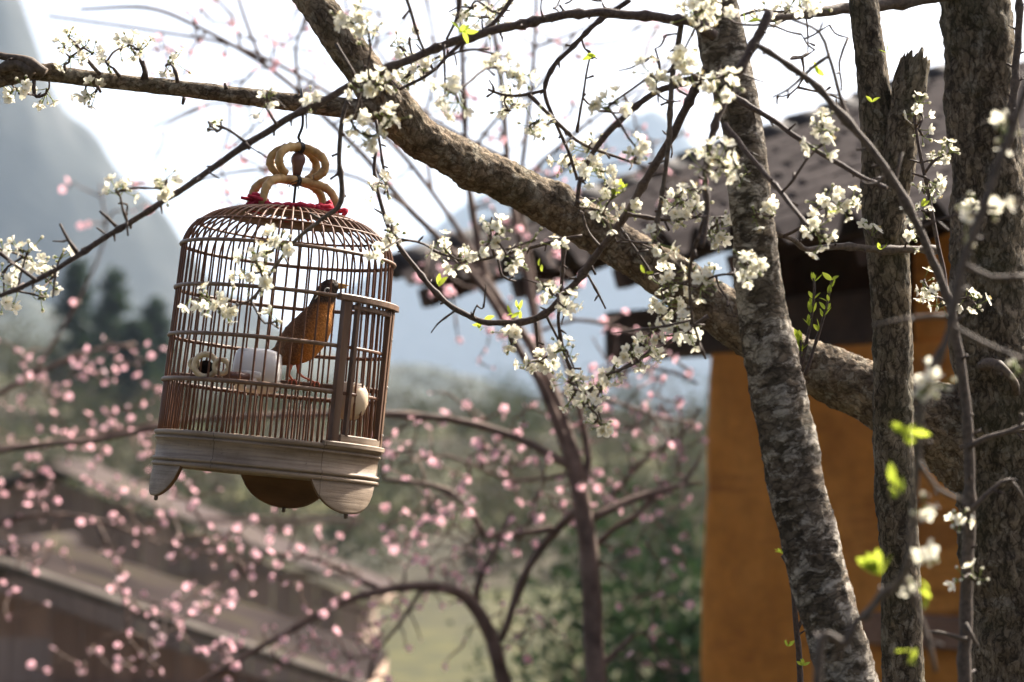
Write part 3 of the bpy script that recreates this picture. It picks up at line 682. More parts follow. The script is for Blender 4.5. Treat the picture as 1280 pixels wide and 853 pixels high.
# tree B: leaning spotted trunk and most of the flowering boughs
gB = to_ground(1120, 1100, 3.35, 0)
B = Tree('plum_tree', gB, 'leaning lichen-spotted plum trunk crossing in front of the thick limb, boughs full of white blossom', group='white plum trees', seed=5)
P, Q = pl([(1078, 920), (1058, 840), (1030, 740), (1005, 640), (984, 550), (966, 460), (950, 370), (941, 290), (935, 210), (925, 140), (908, 70), (894, 0), (880, -80), (868, -170)], 3.32, [37, 36, 36, 36, 35, 34, 30, 27, 26, 26, 30, 29, 26, 24])
B.stem('trunk', [gB, at(1110, 1080, 3.33)] + P, [.055, .045] + Q, M['bark_lean'], .005, 56, .09, [(1.30, 4.2, .012, .006), (1.12, 4.0, .012, .005), (1.55, 4.6, .010, .005)], .06, 2.9)
BR = [
 ([(893, 45), (860, 27), (800, 20), (740, 17), (690, 22), (620, 38), (560, 55), (500, 80), (440, 106), (400, 128), (350, 155), (300, 186), (250, 222), (200, 254), (150, 286), (100, 318), (50, 348), (0, 370), (-50, 388)], (3.28, 3.12), (6.2, 2.6)),
 ([(962, 15), (945, 50), (928, 80), (908, 120), (893, 158), (882, 219), (884, 262), (878, 310)], (3.10, 3.05), (6, 3)),
 ([(852, 26), (846, 60), (840, 98), (836, 176), (828, 240), (819, 292)], 3.28, (3.6, 2.4)),
 ([(885, 80), (864, 121), (831, 187), (807, 226), (784, 268), (752, 311), (713, 361), (674, 397), (627, 404), (596, 400), (557, 377), (518, 334), (491, 295), (476, 255), (468, 215), (470, 185)], (3.35, 3.45), (5.4, 2.0)),
 ([(917, 121), (967, 152), (1014, 184), (1073, 219), (1108, 236)], (3.28, 3.15), (3.4, 2.6)),
 ([(905, 156), (944, 203), (983, 250), (1010, 283)], (3.25, 3.1), (3.6, 2.2)),
 ([(880, 95), (850, 105), (820, 115), (794, 134), (754, 174), (728, 216), (721, 258)], 3.3, (4.6, 2.6)),
 ([(787, 0), (744, 30), (712, 62), (692, 82), (681, 112), (695, 154), (712, 194), (722, 225)], 3.34, (3.2, 1.8)),
 ([(681, 113), (650, 120), (626, 118), (610, 112)], 3.34, (2.2, 1.5)),
 ([(662, 119), (695, 152), (728, 180), (777, 199), (800, 205)], 3.33, (2.6, 1.4)),
 ([(721, 166), (727, 130), (733, 92), (738, 70)], 3.33, (1.7, 1.1)),
 ([(706, 299), (703, 340), (700, 380), (698, 405), (706, 444), (717, 471), (738, 508), (752, 532)], 3.42, (2.4, 1.4)),
 ([(682, 393), (700, 430), (718, 468)], 3.42, (1.8, 1.2)),
 ([(670, 402), (673, 435), (682, 456)], 3.42, (1.9, 1.3)),
 ([(885, 395), (860, 412), (830, 432), (800, 448), (770, 466), (745, 484), (722, 494)], 3.45, (2.6, 1.4)),
 ([(728, 295), (690, 303), (640, 316), (600, 325), (572, 326), (557, 314)], 3.42, (2.6, 1.3)),
 ([(618, 320), (613, 295), (615, 272)], 3.42, (1.8, 1.2)),
 ([(622, 322), (628, 345), (645, 352)], 3.42, (1.5, 1.1)),
 ([(731, 338), (748, 368), (757, 386)], 3.42, (1.6, 1.0)),
 ([(646, -10), (615, 30), (570, 60), (540, 90), (500, 112)], 3.26, (3.0, 1.6)),
 ([(555, 56), (556, 90), (556, 120)], 3.2, (1.6, 1.1)),
 ([(575, -10), (572, 20), (558, 50)], 3.22, (2.4, 1.6)), ([(505, -10), (515, 20), (525, 52), (532, 66)], 3.22, (2.2, 1.6)),
 ([(440, 105), (428, 150), (424, 200), (427, 252), (402, 274), (370, 300), (345, 332), (322, 366), (312, 376)], 3.30, [2.6, 2.6, 2.8, 3.2, 2.5, 2.3, 2, 1.8, 1.6]),
 ([(313, 375), (322, 392), (331, 404), (345, 402)], 3.30, (1.5, 1.1)), ([(313, 376), (290, 383), (265, 378), (245, 374)], 3.30, (1.5, 1.0)),
 ([(145, 283), (135, 273), (125, 264)], 3.15, (2.2, 1.6)), ([(97, 318), (85, 300), (75, 280)], 3.15, (2.4, 1.6)), ([(158, 275), (160, 295)], 3.15, (1.6, 1)), ([(70, 336), (66, 372)], 3.15, (1.6, 1)), ([(45, 350), (20, 332), (2, 318), (-20, 305)], 3.13, (2.2, 1.8)), ([(268, 208), (258, 208)], 3.18, (1.6, 1)),
 ([(308, 178), (285, 162), (270, 157)], 3.18, (2, 1.3)),
 ([(346, 156), (336, 140), (330, 128)], 3.18, (2, 1.3)),
 ([(884, 262), (868, 310), (862, 350), (866, 400), (882, 448)], (3.06, 3.2), (2.6, 1.3)),
 ([(884, 220), (905, 208), (930, 198)], 3.08, (2, 1.4)),
 ([(784, 268), (830, 275), (870, 272), (905, 272)], 3.33, (2.6, 1.5)),
 ([(752, 311), (735, 290), (728, 268), (735, 250)], 3.38, (2, 1.2)),
 ([(775, 285), (800, 320), (815, 345)], 3.36, (1.8, 1.2)),
 ([(470, 150), (475, 180), (480, 215), (486, 250)], 3.40, (1.8, 1.3)),
 ([(420, 55), (435, 80), (448, 105), (452, 150)], 3.18, (2, 1.4)),
]
for i, (pts, Yy, r) in enumerate(BR):
    P, Q = pl(pts, Yy, r); big = Q[0] > .0036
    B.twig(P, Q, 10 if big else 7, .008, part='branch', m=M['twig'] if i in (0, 1, 3, 6) else (M['twig_grey'] if i in (2, 23) else M['twig']))
clusters(B, [
 (155, 238, 4, 3.10), (146, 240, 2, 3.1), (208, 228, 5, 3.10), (200, 236, 3, 3.1), (34, 318, 4), (24, 312, 2), (44, 330, 3), (6, 345, 4), (16, 362, 4), (4, 376, 4), (55, 345, 3), (62, 352, 2), (54, 372, 2), (78, 318, 1), (0, 312, 2), (262, 154, 2), (334, 122, 3, 3.15), (390, 130, 2, 3.15),
 (447, 18, 6, 3.10), (436, 30, 4, 3.1), (458, 36, 4, 3.10), (462, 52, 3, 3.1), (462, 102, 5, 3.12), (452, 110, 3, 3.12), (474, 106, 3, 3.12), (447, 164, 5, 3.12), (460, 170, 4, 3.12), (486, 152, 4, 3.12), (478, 160, 3, 3.12), (440, 152, 3, 3.12),
 (518, 86, 5), (508, 96, 4), (530, 92, 4), (536, 78, 3), (502, 60, 3), (512, 50, 2), (565, 116, 6, 3.02), (572, 124, 5, 3.02), (556, 108, 2, 3.02), (626, 84, 6, 3.12, 0), (640, 96, 5, 3.12), (652, 92, 3, 3.14), (618, 68, 3, 3.15), (643, 131, 4), (636, 138, 3), (672, 152, 5), (680, 158, 3), (662, 158, 2), (600, 22, 5), (612, 12, 5), (622, 26, 3), (590, 10, 3), (630, 8, 2),
 (712, 196, 4), (702, 204, 3), (735, 188, 4), (745, 182, 3), (742, 208, 4), (752, 214, 4), (735, 215, 3), (764, 130, 4, 3.15), (756, 136, 3, 3.15), (800, 190, 5, 3.15), (794, 200, 3, 3.15), (815, 94, 4, 3.1), (822, 100, 3, 3.1), (767, 244, 3, None, 5), (748, 252, 4), (756, 270, 3), (742, 262, 2), (790, 262, 2),
 (880, 10, 6, 3.12), (870, 18, 5, 3.12), (893, 6, 4, 3.12), (862, 4, 3, 3.12), (904, 18, 4, 3.12), (852, 70, 4, 3.12), (858, 84, 4, 3.12), (844, 80, 3, 3.12), (864, 92, 4, 3.12), (892, 112, 4, 3.0), (905, 118, 3, 3.0), (915, 108, 3, 3.0), (898, 200, 5, 3.0), (906, 210, 4, 3.0), (888, 192, 3, 3.0), (880, 212, 3, 3.0), (1000, 4, 4), (1016, 8, 4), (985, 12, 2), (960, 14, 3),
 (1028, 156, 4, 3.12), (1034, 168, 5, 3.12), (1026, 182, 4, 3.12), (934, 216, 3), (944, 222, 3), (926, 218, 2), (958, 262, 4), (966, 270, 3), (946, 268, 2), (938, 336, 4, 3.2), (934, 346, 3, 3.2), (930, 326, 2, 3.2),
 (848, 246, 4), (842, 258, 4), (856, 252, 3), (862, 238, 2), (836, 272, 4), (846, 276, 3), (870, 258, 2), (894, 282, 4), (886, 292, 4), (904, 276, 3), (898, 300, 2), (822, 304, 4), (828, 314, 3), (834, 346, 5), (842, 354, 4), (826, 356, 3), (832, 378, 5), (842, 386, 4), (824, 386, 3), (852, 408, 5), (862, 416, 4), (846, 418, 3), (880, 352, 4), (872, 360, 3), (888, 346, 3), (866, 340, 2), (812, 438, 4), (804, 446, 3), (790, 444, 4), (798, 452, 3), (812, 418, 4), (816, 428, 2), (768, 463, 5), (760, 468, 2), (740, 486, 3), (750, 488, 3), (720, 488, 4), (712, 478, 3), (716, 496, 4), (729, 504, 4), (742, 508, 3), (752, 530, 4), (746, 526, 1),
 (709, 440, 3), (700, 438, 2), (682, 456, 4), (674, 452, 2), (636, 414, 4), (688, 364, 4), (698, 370, 3), (714, 378, 4), (706, 384, 2), (617, 300, 3), (616, 282, 3), (622, 290, 1), (642, 324, 3), (650, 320, 2), (556, 312, 4), (548, 316, 2), (584, 322, 3), (574, 330, 2), (596, 318, 2), (694, 307, 3), (668, 300, 1), (660, 455, 2), (640, 430, 1),
 (344, 300, 3, 3.28), (352, 308, 3, 3.28), (336, 316, 2, 3.28), (318, 326, 4, 3.28), (326, 338, 3, 3.28), (312, 344, 3, 3.28), (330, 352, 2, 3.28), (245, 374, 2, 3.28), (262, 376, 3, 3.28), (270, 384, 4, 3.28), (280, 390, 3, 3.28), (286, 382, 2, 3.28), (346, 402, 1, 3.28), (484, 300, 3), (474, 316, 3), (478, 230, 2), (466, 236, 1), (490, 282, 2), (498, 300, 1),
], 3.32)
bare = []
for (x0, x1, y0, y1, n) in ((480, 760, -10, 130, 26), (680, 960, 0, 200, 24), (700, 920, 200, 430, 22), (960, 1070, 30, 180, 12), (520, 720, 280, 440, 8), (0, 420, 100, 380, 12)):
    bare += [at(B.rng.uniform(x0, x1), B.rng.uniform(y0, y1) if x1 != 420 else 372 - .62 * B.rng.uniform(0, 400) + B.rng.gauss(0, 18), B.rng.uniform(3.16, 3.42)) for _ in range(n)]
bare = [p if i < 92 else at(x, 372 - .62 * x + B.rng.gauss(0, 22), 3.15) for i, (p, x) in enumerate(zip(bare, [B.rng.uniform(10, 400) for _ in bare]))]
B.connect(bare, .0014, .0008, .08)
for px, py, Yy, n in ((575, 38, 3.18, 5), (742, 70, 3.32, 2), (640, 395, 3.42, 3), (606, 402, 3.42, 3), (650, 388, 3.42, 3), (772, 242, 3.3, 6), (548, 356, 3.44, 2), (676, 332, 3.42, 2), (598, 412, 3.42, 2), (1028, 92, 3.2, 2), (934, 28, 3.2, 2), (806, 340, 3.3, 2), (1035, 262, 3.1, 1)):
    for _ in range(n): B.leaf(at(px + B.rng.gauss(0, 2), py + B.rng.gauss(0, 2), Yy), Vector((B.rng.gauss(0, 1), B.rng.gauss(-.2, .5), B.rng.gauss(.5, .6))), B.rng.uniform(.55, 1.0))
B.done()

# tree C: slim trunk with the snapped stub
gC = to_ground(1140, 1100, 3.62, 0)
C = Tree('plum_tree', gC, 'slim plum trunk with a jagged snapped-off stub beside the thick trunk', group='white plum trees', seed=8)
P, Q = pl([(1134, 930), (1128, 820), (1124, 700), (1120, 600), (1117, 500), (1115, 400), (1110, 320), (1104, 250), (1099, 180), (1092, 110), (1083, 40), (1078, -30), (1072, -120)], 3.62, [27, 26, 25, 25, 25, 25, 26, 27, 23, 20, 18.5, 18, 17])
C.stem('trunk', [gC, at(1138, 1080, 3.62)] + P, [.05, .04] + Q, M['bark_big'], .005, 48, .10, [(1.4, 4.0, .012, .006), (1.75, 4.4, .014, .006)], .07, 6.1)
P, Q = pl([(1106, 300), (1116, 240), (1124, 190), (1130, 150), (1136, 112), (1141, 82)], 3.60, [16, 21, 22, 22, 21, 18])
(V, F, Aa), Pn, Rn = woody(P, Q, .005, 48, 9.0, .13, (), .1)
rg = random.Random(4); n = len(Pn)
for k in range(48):          # jagged broken end
    j = (1.5 * mnoise.noise(Vector((k * .33, 3, 1))) + 1.1 * math.cos(k / 48 * 6.28 + 2.2) + 1.2 * mnoise.noise(Vector((k * 1.3, 9, 2)))) * .013 + rg.uniform(0, .005)
    for t in range(5): i = (n - 1 - t) * 48 + k; V[i] = V[i] + Vector((.25, 0, 1)) * j * (1 - t / 5)
link('broken_stub', mesh('broken_stub', V, F, M['bark_big'], True, None, Aa), C.root)
sp = MB(); tip = at(1141, 80, 3.6)
for k in range(6):
    b0 = tip + Vector((rg.uniform(-.014, .014), rg.uniform(-.014, .014), -.02)); sp.tube([b0, b0 + Vector((rg.gauss(0, .002), 0, rg.uniform(.02, .05)))], [.004, .0008], 5)
sp.build('splinters', noisy('raw_split_wood', (.16, .075, .035), (.30, .16, .08), 80, .85, .4, .001, (1, 1, .1)), C.root)
for pts, Yy, r, mm in (([(1172, 312), (1112, 313), (1053, 309), (1010, 312), (992, 300), (971, 293)], (3.60, 3.45), (4.6, 2.6), 'twig_grey'), ([(1168, 310), (1178, 334), (1165, 266), (1155, 215), (1147, 175), (1143, 146)], 3.55, (3.0, 1.6), 'twig'), ([(1156, 216), (1164, 205), (1174, 196)], 3.53, (1.8, 1.2), 'twig'), ([(1157, 222), (1140, 217)], 3.53, (1.8, 1.0), 'twig')):
    if len(pts) == 6 and pts[0] == (1168, 310): pts = [(1190, 400), (1178, 334)] + pts[2:]
    P, Q = pl(pts, Yy, r); C.twig(P, Q, 8, part='branch', m=M[mm])
clusters(C, [(1178, 190, 4), (1170, 200, 3), (1186, 192, 2), (1163, 234, 5), (1154, 238, 3), (1172, 230, 2), (1150, 142, 3), (1148, 130, 2), (1152, 168, 1), (1136, 300, 3), (1140, 270, 2), (1150, 262, 2), (1040, 246, 5, 3.3), (1050, 256, 4, 3.3), (1062, 252, 4, 3.3), (1030, 254, 3, 3.3), (1022, 284, 5, 3.25), (1026, 296, 4, 3.25), (1086, 290, 3), (1155, 352, 3), (1160, 360, 3), (1174, 384, 3), (1170, 372, 2), (1218, 380, 3), (1210, 372, 2)], 3.52)
for px, py in ((1108, 66), (1090, 128), (1152, 258), (1100, 312)):
    for _ in range(2): C.leaf(at(px, py, 3.5), Vector((C.rng.gauss(0, 1), -.3, .5)), .6)
C.done()

# near shoots, out of focus
gD = to_ground(1215, 1250, 2.45, 0)
D = Tree('plum_sapling', gD, 'thin blurred plum shoot nearest the camera with lime-green young leaves', 'sapling', seed=9)
P, Q = pl([(1060, 800), (1082, 772), (1102, 745), (1128, 721), (1138, 680), (1143, 629), (1148, 560), (1152, 503), (1165, 464), (1188, 411), (1201, 339), (1221, 280), (1245, 215), (1272, 140), (1300, 60)], 2.35, [4.5, 4.5, 4.5, 4.5, 4.2, 4.2, 4.5, 4.5, 4.5, 5, 5, 5, 5, 5, 4.6])
P = [gD, at(1030, 1000, 2.35)] + P; Q = [.0055, .0045] + Q; D.twig(P, Q, 10, .015, part='trunk', m=M['twig_grey'])
for pts, r in (([(1128, 721), (1145, 760), (1160, 800), (1170, 840)], (4, 3)), ([(1190, 408), (1230, 430), (1280, 450)], (4, 3.5)), ([(1186, 395), (1140, 398), (1090, 408)], (4, 3)), ([(1205, 330), (1240, 348), (1290, 345)], (4.5, 4)), ([(1145, 570), (1170, 610), (1200, 625)], (3.5, 3)), ([(1140, 660), (1160, 640), (1175, 635)], (2.5, 2)), ([(1136, 690), (1155, 690), (1165, 686)], (2.5, 2)), ([(1160, 470), (1180, 470)], (2.5, 2))):
    P, Q = pl(pts, 2.35, r); Q = [q * .75 for q in Q]; D.twig(P, Q, 8, .015, part='branch', m=M['twig_grey'])
clusters(D, [(1160, 476, 3, 2.35), (1172, 482, 2, 2.33), (1150, 486, 1, 2.33), (1166, 690, 2, 2.33), (1160, 634, 1, 2.33), (1217, 256, 2, 2.4), (1240, 262, 2, 2.4), (1202, 300, 1, 2.4), (1258, 170, 2, 2.4), (1280, 460, 1, 2.4), (1144, 745, 1, 2.35)], 2.35)
for px, py, n, sc in ((1132, 540, 5, 1.0), (1124, 612, 5, 1.0), (1100, 712, 9, 1.25), (1160, 745, 3, .7), (1128, 826, 3, .7), (1140, 548, 2, .7)):
    for _ in range(n): D.leaf(at(px + D.rng.gauss(0, 4), py + D.rng.gauss(0, 4), 2.33), Vector((D.rng.gauss(-.5, .9), D.rng.gauss(0, .4), D.rng.gauss(.6, .6))), sc * D.rng.uniform(.6, .95))
D.done()
gE = to_ground(1208, 1250, 3.0, 0)
E = Tree('plum_sapling', gE, 'straight grey plum shoot standing in front of the thick trunk', 'sapling', seed=10)
P, Q = pl([(1203, 900), (1206, 800), (1210, 700), (1212, 600), (1207, 510), (1198, 440), (1186, 380), (1165, 325), (1143, 273), (1104, 207), (1053, 145), (1014, 102), (975, 75), (945, 56)], (3.0, 2.95), [8, 7.5, 7, 6.5, 6, 5.5, 5.2, 5, 4.8, 4.5, 4.2, 3.8, 3.4, 3])
E.twig([gE, at(1203, 1050, 3.0)] + P, [.011, .009] + Q, 12, .012, part='trunk', m=M['twig_grey'])
for pts, r in (([(1211, 640), (1240, 612), (1262, 600), (1280, 625)], (3.5, 2.5)), ([(1209, 560), (1232, 548), (1262, 540), (1285, 530)], (3.5, 2.5)), ([(1208, 800), (1180, 792), (1165, 790)], (2.5, 1.5)), ([(1206, 780), (1222, 808)], (2.5, 2)), ([(1212, 720), (1222, 728)], (2, 2)), ([(1211, 655), (1218, 650)], (2, 2)), ([(1060, 152), (1050, 120), (1036, 70), (1024, 40), (990, 24)], (2.6, 1.6)), ([(1036, 70), (1015, 85), (985, 112), (965, 122)], (2, 1.2)), ([(1110, 215), (1095, 230), (1080, 230)], (2.4, 1.6)), ([(1128, 248), (1120, 225), (1128, 190)], (2.4, 1.6))):
    P, Q = pl(pts, 2.98, r); E.twig(P, Q, 8, .012, part='branch', m=M['twig_grey'])
clusters(E, [(1198, 650, 2, 2.97), (1194, 660, 1, 2.97), (1222, 724, 1, 2.97), (1206, 722, 1, 2.97), (1216, 260, 2, 2.95)], 2.97)
E.done()
gG = to_ground(1010, 1250, 3.7, 0)
G = Tree('plum_sapling', gG, 'slender dark shoot with opening buds at the foot of the leaning trunk', 'sapling', seed=12)
P, Q = pl([(1002, 900), (1000, 840), (994, 770), (991, 735), (988, 712), (978, 694)], 3.7, (4.2, 1.8)); G.twig([gG, at(1006, 1050, 3.7)] + P, [.006, .0055] + Q, 8, .01, part='trunk')
P, Q = pl([(996, 790), (1004, 770), (1006, 758)], 3.7, (2, 1.2)); G.twig(P, Q, 6, .01, part='branch')
for px, py, n in ((977, 692, 5), (985, 808, 4), (1004, 832, 4), (1005, 760, 2)):
    for _ in range(n): G.leaf(at(px, py, 3.69), Vector((G.rng.gauss(-.2, .7), G.rng.gauss(0, .4), G.rng.gauss(.7, .4))), G.rng.uniform(.45, .7))
G.done()

# ------------------------------------------------------------------ pink peach trees behind
def peach(name_label, base, stems, limbs, regions, seed, Y):
    t = Tree('peach_tree', base, name_label, group='pink peach trees', seed=seed); rng = t.rng
    for i, (pts, Yy, r) in enumerate(stems):
        P, Q = pl(pts, Yy, r); Q = [q * .82 for q in Q]
        if i == 0: P = [base] + P; Q = [Q[0] * 1.25] + Q
        t.stem('trunk' if i == 0 else 'limb', P, Q, M['peach_bark'], .03, 14, .12, (), .05, seed + i)
    for pts, Yy, r in limbs:
        P, Q = pl(pts, Yy, r); Q = [q * .8 for q in Q]; t.twig(P, Q, 8, .05, part='branch', m=M['peach_bark'], wob=.3, buds=False)
    T = []
    for (x0, x1, y0, y1, n, ya, yb) in regions:
        k = 0
        while k < n:
            cx, cy_, yy = rng.uniform(x0, x1), rng.uniform(y0, y1), rng.uniform(ya, yb)
            for _ in range(min(n - k, rng.choice((1, 1, 1, 2, 2, 3)))):
                T.append(at(cx + rng.gauss(0, 15), cy_ + rng.gauss(0, 11), yy + rng.gauss(0, .05))); k += 1
    dirs = t.connect(T, .0027, .0014, .08, .07)
    for i, p in enumerate(T):
        for q in range(1):
            d = Vector((rng.gauss(0, 1), rng.gauss(-.4, 1), rng.gauss(.1, 1)))
            W = Matrix.Translation(p + d.normalized() * .014 * q) @ rand_rot(rng, d).to_4x4() @ Matrix.Scale(rng.choice((.5, .7, .85, .95, 1.0, 1.1)), 4)
            if t.nb < 300: child('blossom', rng.choice(PF), t.root, W, t.pinv); t.nb += 1
    t.done(M['peach_bark'])
Tree.nb = 0
b1 = to_ground(748, 1000, 7.20, 0)
peach('tall dark peach tree with pink blossom and a forked trunk behind the slanting limb', b1,
  [([(748, 940), (744, 840), (739, 740), (732, 660), (720, 590), (708, 540), (690, 490), (662, 430), (630, 385), (600, 345), (560, 310)], 7.20, [17, 16, 15, 14, 14, 10, 8, 7, 7, 6, 4]),
   ([(716, 590), (700, 540), (676, 480), (650, 440), (612, 372), (560, 310), (510, 260), (455, 195), (407, 148), (374, 115), (321, 75), (246, 33), (184, 10), (100, 12)], (7.20, 6.88), [9, 8, 7, 6.5, 6, 5, 5, 4.5, 4, 4, 3.5, 3, 3, 2]),
   ([(722, 585), (713, 553), (690, 479), (672, 416), (655, 326), (640, 250), (634, 200), (625, 90), (610, 0), (600, -60)], (7.20, 7.44), [9, 8, 7, 6, 5.5, 5, 5, 4.5, 4, 3]),
   ([(728, 610), (735, 572), (722, 502), (700, 440)], 7.20, [7, 6, 5, 3])],
  [([(610, 370), (598, 310), (590, 262), (583, 184), (577, 59), (570, -30)], 7.28, (6, 3.5)),
   ([(716, 588), (690, 570), (640, 545), (600, 533), (560, 525), (480, 518), (340, 520), (250, 524), (200, 532), (120, 550), (40, 558), (-60, 575)], (7.20, 6.96), (6.5, 3.5)),
   ([(735, 640), (717, 640), (690, 670), (660, 710), (640, 760), (625, 800)], (7.20, 7.44), (7, 5)),
   ([(733, 650), (790, 625), (850, 608), (868, 605), (880, 604)], (7.20, 7.36), [6.5, 5.5, 4, 2.6, 1.2]), ([(850, 608), (868, 585), (880, 560)], 7.36, (4, 1.2)), ([(735, 690), (770, 660), (800, 640), (830, 600)], 7.28, (5, 3)),
   ([(745, 840), (770, 815), (790, 795)], 7.20, (6, 3)),
   ([(604, 668), (590, 640), (560, 615), (520, 603), (480, 600)], 7.36, (5, 3)), ([(690, 660), (640, 668), (604, 668)], (7.28, 7.36), (5, 4)),
   ([(331, 79), (315, 49), (299, 0), (290, -30)], 6.96, (3, 2)), ([(374, 115), (370, 60), (385, 10)], 6.96, (2.6, 2)), ([(510, 260), (470, 235), (420, 215), (330, 212), (240, 225)], 6.96, (3, 2)), ([(640, 250), (680, 200), (740, 150), (800, 110)], 7.44, (3.5, 2)), ([(585, 200), (620, 150), (680, 100), (720, 40)], 7.36, (3.5, 2)), ([(672, 416), (720, 400), (800, 420), (862, 465)], 7.44, (3, 2)),
   ([(690, 490), (760, 500), (820, 520), (870, 530)], 7.44, (3, 2)), ([(634, 200), (560, 160), (520, 130), (470, 60)], 7.36, (3.4, 2))],
  [(480, 720, 505, 690, 96, 6.88, 7.68), (725, 872, 430, 640, 84, 7.04, 7.84), (745, 868, 640, 840, 16, 7.04, 7.68), (180, 470, -10, 250, 38, 6.80, 7.20), (470, 860, -10, 240, 44, 7.04, 7.68), (490, 760, 270, 450, 30, 7.04, 7.60)], 41, 7.20)
b4 = to_ground(742, 1000, 7.9, 0)
peach('high peach tree right behind the forked peach trunk, thin pink sprays against the sky', b4,
  [([(750, 940), (745, 840), (740, 740), (734, 660), (724, 590), (700, 520), (676, 440), (664, 340), (650, 250), (660, 150), (668, 60), (672, -60)], 7.9, [12, 12, 11, 10, 9, 7, 6, 5, 4.5, 4, 3.5, 3]),
   ([(676, 440), (640, 400), (600, 330), (540, 240), (480, 170), (400, 110), (300, 60), (200, 40), (60, 20)], (7.9, 7.6), [5, 5, 4.5, 4, 4, 3.5, 3, 2.5, 2])],
  [([(540, 240), (530, 160), (545, 80), (530, -20)], 7.8, (3, 2)), ([(480, 170), (440, 60), (430, -20)], 7.7, (3, 2)), ([(400, 110), (330, 130), (260, 130), (190, 160)], 7.7, (2.5, 1.6)), ([(300, 60), (290, 20), (250, -20)], 7.7, (2.4, 1.6)), ([(650, 250), (720, 200), (790, 130), (850, 60)], 8.0, (3, 2)), ([(668, 60), (740, 30), (800, -20)], 8.0, (2.6, 1.6)), ([(700, 520), (760, 470), (820, 460), (872, 480)], 8.0, (3, 2)), ([(734, 660), (800, 580), (850, 545), (876, 510)], 8.0, (3.5, 2)), ([(724, 590), (640, 600), (560, 570), (500, 580)], 7.9, (3.5, 2))],
  [(180, 480, -10, 270, 60, 7.5, 8.0), (470, 860, -10, 250, 80, 7.6, 8.2), (490, 760, 260, 450, 34, 7.7, 8.2), (730, 872, 430, 640, 50, 7.7, 8.2), (490, 720, 500, 700, 50, 7.6, 8.2), (740, 868, 640, 840, 16, 7.7, 8.2)], 44, 7.9)
b2 = to_ground(640, 980, 8.2, 0)
peach('low peach tree with an arching limb under the cage and pink blossom clumps', b2,
  [([(650, 930), (632, 865), (615, 800), (592, 758), (570, 739), (530, 733), (480, 738), (420, 756), (370, 785), (310, 818), (240, 860)], (8.2, 8.0), [13, 12.5, 11, 10, 9, 7.5, 6.5, 5.5, 5, 4.5, 4])],
  [([(595, 760), (600, 720), (618, 690), (640, 640)], 8.3, (6, 3)), ([(480, 738), (440, 720), (400, 700), (330, 690)], 8.1, (3.5, 2)), ([(530, 733), (500, 780), (470, 815), (460, 850)], 8.1, (3.5, 2))],
  [(220, 480, 630, 700, 40, 7.8, 8.6), (270, 490, 690, 850, 84, 7.6, 8.4), (480, 620, 690, 770, 48, 7.9, 8.5), (440, 700, 760, 850, 34, 7.8, 8.6), (150, 300, 740, 850, 50, 7.6, 8.2)], 42, 8.2)
b3 = to_ground(-120, 980, 9.6, 0)
peach('peach tree reaching in from beyond the picture edge over the plank house, scattered pink blossom', b3,
  [([(-118, 940), (-110, 820), (-95, 700), (-70, 600), (-20, 565), (50, 556), (120, 545), (200, 528)], (9.6, 9.4), [15, 14, 13, 10, 6, 5, 4.5, 3]),
   ([(-100, 720), (-40, 670), (40, 645), (120, 650), (200, 680)], (9.6, 9.3), [7, 5, 4, 3, 2])],
  [([(-70, 600), (-20, 510), (40, 470), (110, 440), (170, 430)], 9.5, (5, 2.5)), ([(40, 470), (90, 390), (130, 300), (125, 230)], 9.5, (2.6, 1.4)), ([(120, 650), (150, 720), (160, 790)], 9.3, (2.6, 1.6))],
  [(0, 200, 425, 480, 44, 9.2, 9.8), (0, 210, 480, 580, 96, 9.2, 9.8), (60, 190, 230, 410, 8, 9.4, 9.6), (0, 260, 580, 720, 90, 9.0, 9.6), (20, 220, 720, 840, 24, 9.0, 9.5)], 43, 9.5)

# ------------------------------------------------------------------ birdcage
K = m_px(3.67)
CAGE_M = Matrix.Translation(at(332, 592, 3.67)) @ Matrix.Rotation(R(-1.2), 4, 'X') @ Matrix.Rotation(R(5.5), 4, 'Y')
cage = bpy.data.objects.new('birdcage', None); COL.objects.link(cage); cage.matrix_world = CAGE_M
tag(cage, 'round domed wooden birdcage with bamboo handle hanging from the level branch', 'birdcage')
def cpart(name, V, F, m, smooth=True, parent=None, midx=None):
    return link(name, mesh(name, V, F, m, smooth, midx, [(math.atan2(v[1], v[0]) * .17, v[2], math.hypot(v[0], v[1])) for v in V]), parent or cage, False)
def S(L): return [(r * K, z * K) for r, z in L]
# base band with mouldings
V, F = lathe(S([(138.5, -3.0), (141.5, -2.0), (142.2, 0.6), (141.4, 2.0), (138.4, 2.6), (138.4, 4.0), (141.6, 4.6), (142.2, 7.0), (141.2, 8.6), (138.6, 9.2), (138.6, 30), (140.6, 30.6), (141.4, 32), (140.6, 33.4), (138.2, 34), (138.2, 35.2), (141.6, 36), (142.6, 38.5), (142.0, 41), (137.0, 42), (130.0, 42), (130.0, -2.0)]), 96)
base = cpart('base_ring', V, F, M['cage_base'])
V, F = lathe(S([(.5, 14), (131.8, 14), (131.8, 10), (.5, 10)]), 64); cpart('floor_board', V, F, M['cage_under'])
